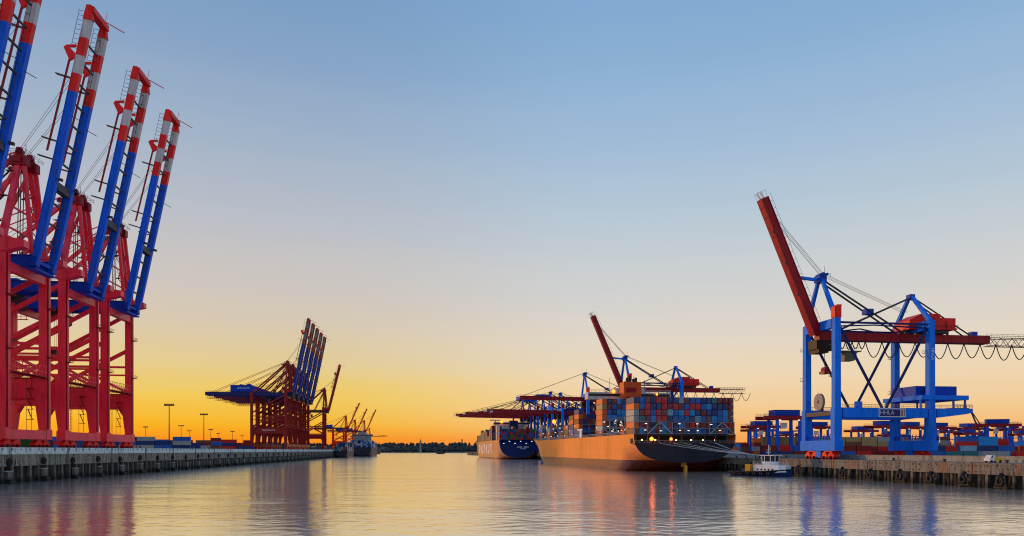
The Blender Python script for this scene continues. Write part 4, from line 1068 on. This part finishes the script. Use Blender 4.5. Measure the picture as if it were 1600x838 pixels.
def ship_far():
    B, D, Ln = 36.5, 18.5, 262
    rt = empty('container_ship', (6.0, 731, 0), AR, 'blue sterned container ship with pale lettered side lying beyond the near ship', 'ship')
    P = lambda mb, name, mat, par=None, **k: mb.build(name, mat, par or rt, **k)
    hull(rt, Ln, B, D, HULL2_GLOW, HULL2_GLOW, -9, HULL2, 14.2, zb0=1.6)
    P(MB().box(-B / 2 + .4, B / 2 - .4, .5, 9, 14, 14.2).box(-B / 2 + .4, B / 2 - .4, 8.6, 9, 14.2, 18), 'mooring_deck', DBLUE)
    pp = MB()
    for i in range(8): pp.box(-B / 2 + .6 + i * 5, -B / 2 + 1.2 + i * 5, .4, .9, 14.2, 18)
    P(pp, 'stern_frame', DBLUE)
    lt = MB()
    for k in range(7):
        y = 62 + k * 19; lt.box(-B / 2 - .08, -B / 2 - .02, y, y + 6, 5.2, 15.5); lt.box(-B / 2 - .08, -B / 2 - .02, y + 6, y + 11, (12.5, 5.2, 9.5)[k % 3], (15.5, 8.2, 12.5)[k % 3])
    P(lt, 'side_lettering', WHITE)
    nm = MB()
    for k in range(9):
        if k == 4: continue
        nm.box(-1 + k * 1.25, -.1 + k * 1.25, -.06, -.02, 11.2, 12.2)
    for k in range(5): nm.box(2 + k * 1.1, 2.8 + k * 1.1, -.06, -.02, 9.8, 10.4)
    P(nm, 'stern_lettering', WHITE)
    dh = MB().box(-15, 15, 42, 52, D, 34); dh.box(-B / 2, B / 2, 43, 49, 34, 37); house = P(dh, 'deckhouse', GREY)
    P(MB().box(-B / 2 + .4, B / 2 - .4, 42.9, 43, 35, 36.3), 'window_band', GLASS, house)
    P(MB().box(-4, 4, 28, 36, D, 38).tube((0, 31, 38), (0, 31, 41), .8, 8), 'funnel', HULL2)
    P(MB().tube((-B / 2 + 3, 52, 30), (-B / 2 + 3, 52, 39), .5, 6).box(-B / 2 - 3, -B / 2 + 8, 50, 53, 38.6, 39.6), 'signal_mast', LGREY)
    for x in (-10.5, 2.0): inst(LAMP_O, 'deck_lamp', rt, (x, 40.5, 37.2), sc=(2.6,) * 3)
    for k in range(6): inst(LAMP_W, 'deck_lamp', rt, (-14 + k * 5.4, -.1, 15.2 + (k % 2) * 2), sc=(1.8, 1.5, 2))
    M = Matrix.Translation(rt.location) @ Matrix.Rotation(AR, 4, 'Z')
    rnd = random.Random(5); cw = B / 14.2; ch = 2.6; cl = 12
    rest = MB()
    for c in range(14):
        for t in range(4 if c % 5 else 5): rest.box(-B / 2 + .45 + cw * c, -B / 2 + .38 + cw * (c + 1), 2, 14, D + t * ch, D + ch * (t + 1) - .05, rnd.randrange(6))
    for bi, tiers in enumerate([6, 5, 3, 4, 5, 5, 4, 5, 4, 3, 3]):
        y = 62 + bi * 14
        for c in range(14):
            for t in range(max(0, tiers - (c + bi) % 3 // 2)): rest.box(-B / 2 + .45 + cw * c, -B / 2 + .38 + cw * (c + 1), y, y + cl, D + t * ch, D + ch * (t + 1) - .04, rnd.randrange(4))
    ro = rest.build('container_rows', [CMAT['navy'], CMAT['brown'], CMAT['maroon'], CMAT['green'], CMAT['red'], CMAT['blue']], rt); ro['kind'] = 'stuff'
    for y in (15, 40, 60): lashing_bridge(rt, y, B, D, D + 7)
ship_far()

def small_ship(X, Y, B, Ln, D, top, cols, label, housey):
    rt = empty('cargo_ship', (X, Y, 0), math.atan(.115), label, 'ship')
    hull(rt, Ln, B, D, HULL1, BOOT, 1.0, HULL1, D - .3, zb0=1.2)
    dh = MB().box(-B * .42, B * .42, housey, housey + 9, D, top - 4); dh.box(-B / 2, B / 2, housey + 1, housey + 7, top - 4, top - 1); dh.box(-B * .2, B * .2, housey + 2, housey + 6, top - 1, top + 2.5)
    h = dh.build('deckhouse', CON_W, rt)
    MB().box(-B / 2 + .3, B / 2 - .3, housey + .92, housey + 1, top - 3, top - 2).build('window_band', GLASS, h)
    MB().tube((0, housey + 4, top + 2.5), (0, housey + 4, top + 9), .3, 5).build('mast', LGREY, rt)
    rnd = random.Random(int(X)); mb = MB(); nc = int(B / 2.5); cw = (B - 1) / nc
    for bi in range(int((Ln * .75) / 13)):
        y = 3 + bi * 13
        if abs(y + 6 - housey - 4) < 11: continue
        for c in range(nc):
            for t in range(rnd.choice([2, 3, 4, 4])): mb.box(-B / 2 + .5 + c * cw, -B / 2 + .4 + (c + 1) * cw, y, y + 12, D + t * 2.6, D + 2.55 + t * 2.6, rnd.randrange(len(cols)))
    ro = mb.build('container_rows', [CMAT[c] for c in cols], rt); ro['kind'] = 'stuff'
p = PL(905); small_ship(p.x + 8.5, p.y, 15, 110, 7.5, 17, ['navy', 'brown', 'teal', 'navy', 'grey'], 'small feeder ship with dark containers moored at the end of the left quay', 85)
p = PL(1085); small_ship(p.x + 17, p.y, 30, 180, 13, 33, ['navy', 'blue', 'grey'], 'dark cargo ship with white deckhouse moored beyond the left quay cranes', 30)

# ------------------------------------------------------------------ tug
def tug():   # noqa
    rt = empty('tug_boat', (83.0, 255, 0), math.atan2(-.78, .62) - math.pi / 2, 'white and dark blue harbour tug with two ochre funnels lying by the right quay', 'boat')
    P = lambda mb, name, mat, par=None, **k: mb.build(name, mat, par or rt, **k)
    Ln, B = 23, 8.4; mb = MB(); K = 8; st = 16; M = K * 2 + 1
    ys = [-Ln / 2 + Ln * i / st for i in range(st + 1)]
    for y in ys:
        u = (y + Ln / 2) / Ln; zt = 1.35 + .2 * (1 - u) ** 2 + 1.2 * u ** 2.2
        for k in range(M):
            a = -1 + 2 * k / K / 2; s = abs(a); zz_ = zt - (zt + 1.5) * (1 - s ** .6) if s < 1 else zt
            w = B / 2 * (1 - max(0, (u - .62) / .38) ** 2.2) * (1 - .25 * max(0, (.15 - u) / .15) ** 2)
            mb.v.append((w * math.copysign(s ** .55, a), y, zz_))
    for i in range(st):
        for k in range(M - 1): mb.f.append((i * M + k, i * M + k + 1, (i + 1) * M + k + 1, (i + 1) * M + k)); mb.m.append(0)
    P(mb, 'hull', HULL2, smooth=True)
    d = MB(); vs = [];
    for side in (0, M - 1):
        for i in range(st + 1): v = mb.v[i * M + side]; vs.append((v[0] * .97, v[1], v[2] - .5))
    d.add(vs, [(i, i + 1, st + 1 + i + 1, st + 1 + i) for i in range(st)]); P(d, 'deck', DGREY)
    bw = MB()
    for side in (0, M - 1):
        for i in range(st): bw.tube(mb.v[i * M + side], mb.v[(i + 1) * M + side], .28, 6)
    bw.tube(mb.v[0], mb.v[M - 1], .28, 6); P(bw, 'rubbing_strake', BLACK)
    P(MB().box(-2.9, 2.9, -1.5, 8.0, 1.4, 4.2).prism([(-2.9, 8.0), (2.9, 8.0), (1.6, 10), (-1.6, 10)], 'z', 1.6, 4.0), 'deckhouse', WHITE)
    pw = MB()
    for k in range(5):
        for s in (-1, 1): pw.tube((s * 2.85, .2 + k * 1.4, 2.5), (s * 2.95, .2 + k * 1.4, 2.5), .32, 8)
    P(pw, 'porthole', GLASS)
    wh = MB().prism([(-1.9, 1.2), (1.9, 1.2), (2.2, 2.4), (2.2, 4.6), (1.2, 5.8), (-1.2, 5.8), (-2.2, 4.6), (-2.2, 2.4)], 'z', 4.2, 5.4); wh.box(-2.6, 2.6, .8, 6.2, 7.5, 7.8); 
    for x, y in ((-1.9, 1.2), (1.9, 1.2), (2.2, 4.6), (-2.2, 4.6), (1.2, 5.8), (-1.2, 5.8), (-2.2, 2.4), (2.2, 2.4)): wh.beam((x * .98, y, 5.4), (x * .98, y, 7.5), .2, .2)
    w = P(wh, 'wheelhouse', WHITE)
    P(MB().prism([(-1.8, 1.3), (1.8, 1.3), (2.1, 2.4), (2.1, 4.5), (1.1, 5.7), (-1.1, 5.7), (-2.1, 4.5), (-2.1, 2.4)], 'z', 5.4, 7.5), 'wheelhouse_window', GLASS, w)
    for s in (-1, 1):
        f = P(MB().prism([(s * 2.7 - .8, -4.4), (s * 2.7 + .8, -4.4), (s * 2.7 + .8, -2.4), (s * 2.7 - .8, -2.4)], 'z', 1.5, 4.4), 'funnel', OCHRE)
        P(MB().box(s * 2.7 - .7, s * 2.7 + .7, -4.3, -2.5, 4.4, 5.3).tube((s * 2.7, -3.5, 5.3), (s * 2.7, -4.6, 7.6), .25, 6), 'funnel_top', BLACK, f)
    P(MB().tube((0, 2.6, 7.8), (0, 2.6, 11.5), .16, 6).beam((-1.3, 2.6, 9.6), (1.3, 2.6, 9.6), .15, .15, side=(0, 1, 0)).box(-.9, .9, 2.4, 2.9, 8.6, 8.9).tube((-.9, 2.6, 9.6), (-.9, 2.6, 10.8), .08, 5), 'mast', WHITE)
    P(MB().box(-1.2, 1.2, -7.2, -5.6, 1.3, 2.6).tube((-1.5, -6.4, 2.1), (1.5, -6.4, 2.1), .7, 10), 'tow_winch', DGREY)
    P(MB().rail((-3, -1.4, 4.2), (-3, 7.8, 4.2), 1, 1.5, .05).rail((3, -1.4, 4.2), (3, 7.8, 4.2), 1, 1.5, .05), 'railing', WHITE)
    tm = MB()
    for i in range(10):
        a0, a1 = 2 * math.pi * i / 10, 2 * math.pi * (i + 1) / 10
        tm.tube((.15, .5 * math.cos(a0), .5 * math.sin(a0)), (.15, .5 * math.cos(a1), .5 * math.sin(a1)), .2, 5)
    tmm = tm.mesh('tyre_fender', BLACK)
    for k in range(6):
        for s in (-1, 1): inst(tmm, 'tyre_fender', rt, (s * 4.2, -8.4 + k * 2.7, 1.1))
tug()
bpy.data.objects['tug_boat'].scale = (.95, .97, .9)

# ------------------------------------------------------------------ yards
def light_mast():
    rt = empty('light_mast')
    MB().tube((0, 0, 0), (0, 0, 29), .42, 8, .26).build('pole', DGREY, rt)
    hd = MB().box(-3.2, 3.2, -.5, .5, 29, 29.5)
    hd.build('crossarm', DGREY, rt)
    fm = MB().prism([(-.5, 0), (.5, 0), (.35, .9), (-.35, .9)], 'y', -.4, .4).mesh('floodlight', DGREY)
    for k in range(5): inst(fm, 'floodlight', rt, (-2.8 + k * 1.4, 0, 29.5))
    return rt
lm = light_mast()
masts = [(513, -229, 30, 'tallest yard light mast right of the tall red cranes'), (648, -260, 30, 'second tallest yard light mast, left of the packed cranes'),
         (998, -476, 30, 'small light mast beside the rightmost tall red crane'), (947, -408, 30, 'small light mast just right of the tallest mast'),
         (1190, -500, 30, 'short light mast second to the right of the tallest mast'), (1119, -439, 30, 'short light mast close right of the second tallest mast'),
         (1370, -524, 30, 'tiny light mast second right of the second tallest mast'), (1231, -448, 30, 'short light mast midway to the packed cranes'),
         (1540, -541, 30, 'tiny light mast nearest to the packed cranes')]
for i, (Y, X, h, lab) in enumerate(masts):
    o = lm if i == 0 else copy_tree(lm)
    o.location = (X, Y, ZL); tag(o, lab, 'light mast', 'light masts of the left yard')
for X, Y, lab in ((190, 600, 'light mast left of the small blue yard cranes'), (181, 470, 'light mast between the two blue yard cranes'), (235, 760, 'light mast behind the blue yard cranes at right')):
    o = copy_tree(lm); o.location = (X, Y, ZR); o.scale = (.8, .8, .75); tag(o, lab, 'light mast', 'light masts of the right yard')

rnd = random.Random(21)
# right yard: rows with long sides toward the camera
def row(P, ang, z, Y, inl0, n, tiers, cols, where, group, l=6.1, gap=.35):
    for i in range(n):
        for t in range(tiers if isinstance(tiers, int) else tiers[i % len(tiers)]):
            col = cols[t][i % len(cols[t])] if isinstance(cols[0], (list, tuple)) else rnd.choice(cols)
            container(col, P(Y, inl0 + i * (l + gap), z + .012 + t * 2.5), ang + math.pi / 2, (2.4, 2.47, l), f'{col} container, {ORD[i]} from water, {ORD[t]} tier, {where}', group)
row(PR, AR, ZR, 395, 62, 9, 4, [['maroon', 'maroon', 'red'], ['maroon', 'red', 'maroon'], ['tan', 'tan', 'brown'], ['tan', 'tan', 'tan', 'grey']], 'tan topped yard row behind crane', 'containers of the tan topped row', l=9)
row(PR, AR, ZR, 372, 135, 6, [3, 2, 4, 4, 2, 3], ['maroon', 'red', 'orange', 'blue', 'bright blue', 'red'], 'tall yard row at right edge', 'containers of the right edge row', l=11)
row(PR, AR, ZR, 318, 90, 8, [1, 2, 1, 1, 2, 2, 1, 2], ['blue', 'navy', 'bright blue', 'orange', 'red', 'blue', 'teal'], 'near yard row right of crane', 'containers of the near row', l=8)
row(PR, AR, ZR, 330, 28, 7, [2, 1, 2, 2, 1, 2, 2], ['maroon', 'red', 'blue', 'navy', 'maroon'], 'row seen between blue crane legs', 'containers between the crane legs', l=7)
row(PR, AR, ZR, 540, 30, 6, [2, 3, 2, 1, 3, 2], ['navy', 'teal', 'blue', 'maroon', 'grey'], 'yard row beyond the tug', 'containers beyond the tug', l=8)
# left yard
row(PL, AL, ZL, 470, 40, 13, [3, 2, 3, 3, 2], ['navy', 'blue', 'red', 'maroon', 'blue', 'navy', 'grey'], 'left yard row beside tall cranes', 'containers of the left yard', l=10)
row(PL, AL, ZL, 590, 30, 6, [2, 3, 2, 2], ['navy', 'maroon', 'blue', 'red'], 'left yard row near packed cranes', 'containers near the packed cranes', l=12)
for Y, inl, col, lab in ((232, 12, 'green', 'green container standing between the first and second tall red cranes'), (233, 8.5, 'blue', 'bright blue container standing on the quay between tall red cranes'),
                         (262, 9, 'bright blue', 'pale blue container standing between the second and third tall red cranes')):
    container(col, PL(Y, inl, ZL + .01), AL, (2.4, 2.5, 6.1), lab, 'containers standing under the tall cranes')

def yard_mass(name, P, ang, z, bands, cols, label):
    mb = MB(); rr = random.Random(len(name) + int(z * 10)); ca, sa = math.cos(ang), math.sin(ang)
    for Y, i0, i1, tmax in bands:
        x = i0
        while x < i1:
            l = rr.choice([6.1, 12.2]); 
            for t in range(rr.randint(1, tmax)):
                c = P(Y + rr.uniform(-.3, .3), x + l / 2, z + .01 + t * 2.55); hx, hy_ = l / 2, 1.2
                vs = [(c.x + ca * a - sa * b, c.y + sa * a + ca * b, c.z + zz_) for zz_ in (0, 2.5) for a, b in ((-hx, -hy_), (hx, -hy_), (hx, hy_), (-hx, hy_))]
                mb.add(vs, [(3, 2, 1, 0), (4, 5, 6, 7), (0, 1, 5, 4), (1, 2, 6, 5), (2, 3, 7, 6), (3, 0, 4, 7)], rr.randrange(len(cols)))
            x += l + rr.choice([.3, .3, .5, 3.0])
    return tag(mb.build(name, [CMAT[c] for c in cols]), label, 'containers', kind='stuff')
yard_mass('container_stacks', PR, AR, ZR, [(430, 70, 250, 4), (455, 60, 270, 4), (500, 22, 300, 4), (530, 90, 320, 5), (600, 20, 330, 4), (680, 24, 380, 4), (345, 120, 200, 2), (300, 105, 170, 1)],
          ['red', 'maroon', 'blue', 'navy', 'grey', 'tan', 'brown', 'bright blue', 'orange', 'pale blue'], 'crowded coloured container stacks filling the right yard')
yard_mass('container_stacks', PL, AL, ZL, [(520, 30, 190, 3), (640, 30, 240, 3), (760, 40, 300, 3)], ['maroon', 'red', 'blue', 'navy', 'navy', 'brown', 'grey'], 'distant container stacks across the left yard')
def yard_crane():
    rt = empty('yard_crane')
    P = lambda mb, name, mat, par=None, **k: mb.build(name, mat, par or rt, **k)
    for x in (-6, 6):
        for y in (-5, 5):
            P(MB().beam((x, y, 1.2), (x, y, 18.5), 1.5, 1.7, 1.3, 1.3), 'leg', BLUE)
        P(MB().box(x - .8, x + .8, -6.4, 6.4, .9, 2.2), 'sill_beam', BLUE)
        w = MB()
        for y in (-5.6, -3.6, 3.6, 5.6): w.tube((x - .5, y, .5), (x + .5, y, .5), .5, 10)
        P(w, 'wheel_set', BLACK)
        P(MB().box(x - .4, x + .4, -4.4, 4.4, 12.5, 13.2), 'tie', BLUE)
    for y in (-5, 5):
        g = MB().box(-13, 13, y - .8, y + .8, 18.5, 20.4)
        P(g, 'girder', DRED)
        P(MB().rail((-13, y, 20.4), (13, y, 20.4), 1.1, 2.2, .06), 'railing', DGREY)
    P(MB().box(-6.5, 6.5, -4, 4, 20.6, 23.2).box(-6.8, 6.8, -4.2, 4.2, 23.2, 23.5), 'trolley_house', DBLUE)
    for x in (-5, 5): inst(LAMP_W, 'work_lamp', rt, (x, -6.0, 18.2), sc=(1.6, 1.5, 1.5))
    P(MB().prism([(-2, 14), (-2, 17), (.6, 17), (.6, 14.6), (0, 14)], 'y', -2, 0), 'operator_cab', WHITE)
    P(MB().box(-3, 3, -1.2, 1.2, 3.2, 4.0).prism([(-3.4, 2.2), (3.4, 2.2), (2.4, 5.6), (-2.4, 5.6)], 'y', -1.1, 1.1), 'spreader', RED2)
    P(MB().tube((-2, 0, 5.6), (-2, 0, 20.5), .06, 4).tube((2, 0, 5.6), (2, 0, 20.5), .06, 4), 'hoist_rope', ROPE)
    return rt
yc = yard_crane()
yl = [(177, 545, .1, 'leftmost blue yard crane with dark blue top, beside the container ship stern'), (140, 395, .1, 'larger blue yard crane with red girder just left of the near blue crane'),
      (222, 560, .1, 'yard crane seen through the waterside legs of the near blue crane'), (262, 540, .3, 'yard crane left of the landside legs of the near blue crane'),
      (289, 560, .3, 'yard crane between the landside legs of the near blue crane'), (318, 575, .3, 'yard crane just right of the landside legs of the near blue crane'),
      (352, 590, .3, 'second yard crane right of the near blue crane'), (300, 660, .2, 'farther yard crane behind the ones right of the near blue crane'),
      (395, 700, .3, 'small far yard crane behind the tan containers'), (322, 510, -.4, 'yard crane standing above the tan topped containers'),
      (400, 620, 0, 'yard crane left of the right edge of the photo'), (434, 640, 0, 'yard crane at the right edge of the photo'), (205, 640, .2, 'far yard crane behind the larger blue one'),
      (168, 470, .5, 'low blue carrier between the two left yard cranes'), (232, 470, .1, 'low blue carrier seen behind the cable reel of the near crane'),
      (255, 430, .4, 'low blue carrier right of the waterside legs'), (300, 452, .2, 'low blue carrier behind the landside legs'),
      (338, 470, .5, 'low blue carrier right of the landside legs'), (372, 500, .1, 'low blue carrier above the tan containers'),
      (362, 440, .3, 'low blue carrier near the right edge row'), (196, 520, .3, 'low blue carrier beside the light mast at left'), (410, 540, .2, 'low blue carrier by the right edge')]
for i, (X, Y, rz, lab) in enumerate(yl):
    o = yc if i == 0 else copy_tree(yc)
    o.location = (X, Y, ZR); o.rotation_euler = (0, 0, rz); tag(o, lab, 'yard crane', 'blue yard cranes on the right')
    if 'carrier' in lab: o.scale = (.55, .6, .62)
# slewing crane with a raised jib in the distance
sj = empty('jib_crane', (340, 560, ZR), 0, 'far dark jib crane with its jib leaning left above the tan containers', 'crane')
MB().box(-4, 4, -4, 4, 0, 12).box(-3, 3, -3, 3, 12, 16).build('tower', DBLUE, sj)
MB().beam((2, 0, 14), (-6, 0, 33), .8, .9).beam((-6, 0, 33), (8, 0, 12), .5, .6).build('jib', DGREY, sj)

# service truck on the right quay
tk = empty('service_truck', PR(177, 5.0, ZR), AR + R(100), 'yellow and white service truck parked on the right quay edge', 'truck')
MB().prism([(-2.2, .55), (-2.2, 1.5), (1.0, 1.5), (1.0, .55)], 'x', -1, 1).build('truck_bed', YELLOW, tk)
MB().prism([(1.0, .55), (1.0, 2.35), (2.2, 2.35), (2.8, 1.5), (3.2, 1.4), (3.2, .55)], 'x', -1, 1).build('cab', WHITE, tk)
MB().prism([(1.9, 1.55), (1.9, 2.2), (2.2, 2.2), (2.62, 1.55)], 'x', -1.02, 1.02).build('window', GLASS, tk)
wm = MB().tube((-1.05, 0, .42), (-.75, 0, .42), .42, 12).mesh('wheel', BLACK)
for y in (-1.3, 2.3):
    for x in (0, 1.8): inst(wm, 'wheel', tk, (x, y, 0))

tk.scale = (.75,) * 3

# ------------------------------------------------------------------ far shore
def far_shore():
    from mathutils import noise
    mb = MB(); nx = 220
    rows = [(2880, 0), (2900, 4), (3000, 15), (3250, 26), (3600, 30)]
    for j, (Y, h) in enumerate(rows):
        for i in range(nx + 1):
            X = -4200 + 8800 * i / nx
            mb.v.append((X, Y + 30 * noise.noise((X * .004, 3, 0)), -1 if j == 0 else h * (1 + .35 * noise.noise((X * .0017, j * .3, 0)))))
    for j in range(len(rows) - 1):
        for i in range(nx): mb.f.append((j * (nx + 1) + i, j * (nx + 1) + i + 1, (j + 1) * (nx + 1) + i + 1, (j + 1) * (nx + 1) + i)); mb.m.append(0)
    m, t, b = new_mat('far_bank'); b.inputs['Base Color'].default_value = (.035, .042, .05, 1); b.inputs['Roughness'].default_value = .9
    tag(mb.build('hills', m), 'low dark far river bank', kind='structure')
    wd = MB(); rr = random.Random(3)
    for k in range(5200):
        X = rr.uniform(-4100, 4400); f = rr.random(); Y = 2895 + 500 * f ** 1.5
        base = 3 + 24 * min(1, (Y - 2890) / 360); s = rr.uniform(5, 10) * (1 + .5 * noise.noise((X * .006, Y * .006, 1))); hgt = rr.uniform(9, 17)
        n = 6
        vs = []
        for lv, (zf, rf) in enumerate(((0, .5), (.35, 1), (.7, .8), (1, .15))):
            for i in range(n):
                a = 2 * math.pi * i / n + lv * .4; q = s * rf * rr.uniform(.7, 1.25)
                vs.append((X + q * math.cos(a), Y + q * math.sin(a), base + hgt * zf * rr.uniform(.88, 1.1)))
        fs = [(lv * n + i, lv * n + (i + 1) % n, lv * n + n + (i + 1) % n, lv * n + n + i) for lv in range(3) for i in range(n)] + [tuple(range(3 * n, 4 * n))]
        wd.add(vs, fs)
    m, t, b = new_mat('far_foliage'); b.inputs['Roughness'].default_value = .9
    g = t.nodes.new('ShaderNodeNewGeometry'); n = t.nodes.new('ShaderNodeTexNoise'); n.inputs['Scale'].default_value = .03; t.links.new(g.outputs['Position'], n.inputs[0])
    t.links.new(ramp(t, n.outputs[0], [(.35, (.018, .026, .026, 1)), (.65, (.045, .055, .05, 1))]), b.inputs['Base Color'])
    tag(wd.build('wood', m), 'dark wooded far shore under the orange sky', 'wood', kind='stuff')
    tw = empty('radar_tower', (-342, 2870, 0), 0, 'slender white tower on the far wooded shore', 'tower')
    MB().tube((0, 0, 0), (0, 0, 40), 3.2, 10, 2.2).build('shaft', CON_W, tw)
    MB().tube((0, 0, 40), (0, 0, 45), 3.8, 10).tube((0, 0, 45), (0, 0, 52), .7, 6).box(-3, 3, -.5, .5, 47, 48.5).build('tower_head', DGREY, tw)
    ch = empty('chimney', (-205, 3150, 18), 0, 'dark stack rising from the far wood right of the white tower', 'chimney')
    MB().tube((0, 0, 0), (0, 0, 34), 3.4, 8, 2.6).build('shaft', DGREY, ch); MB().tube((0, 0, 34), (0, 0, 36), 3.3, 8).build('rim', DRED, ch)
    bt = empty('small_boat', (-172, 1850, 0), 0, 'small dark boat on the water before the far shore', 'boat')
    MB().prism([(-11, 3), (-9, 0), (9, 0), (12, 3.5)], 'y', -3, 3).build('hull', HULL1, bt); MB().box(-4, 3, -2, 2, 3, 5.5).box(-2.5, 1.5, -1.6, 1.6, 5.5, 7.5).build('cabin', DGREY, bt)
far_shore()
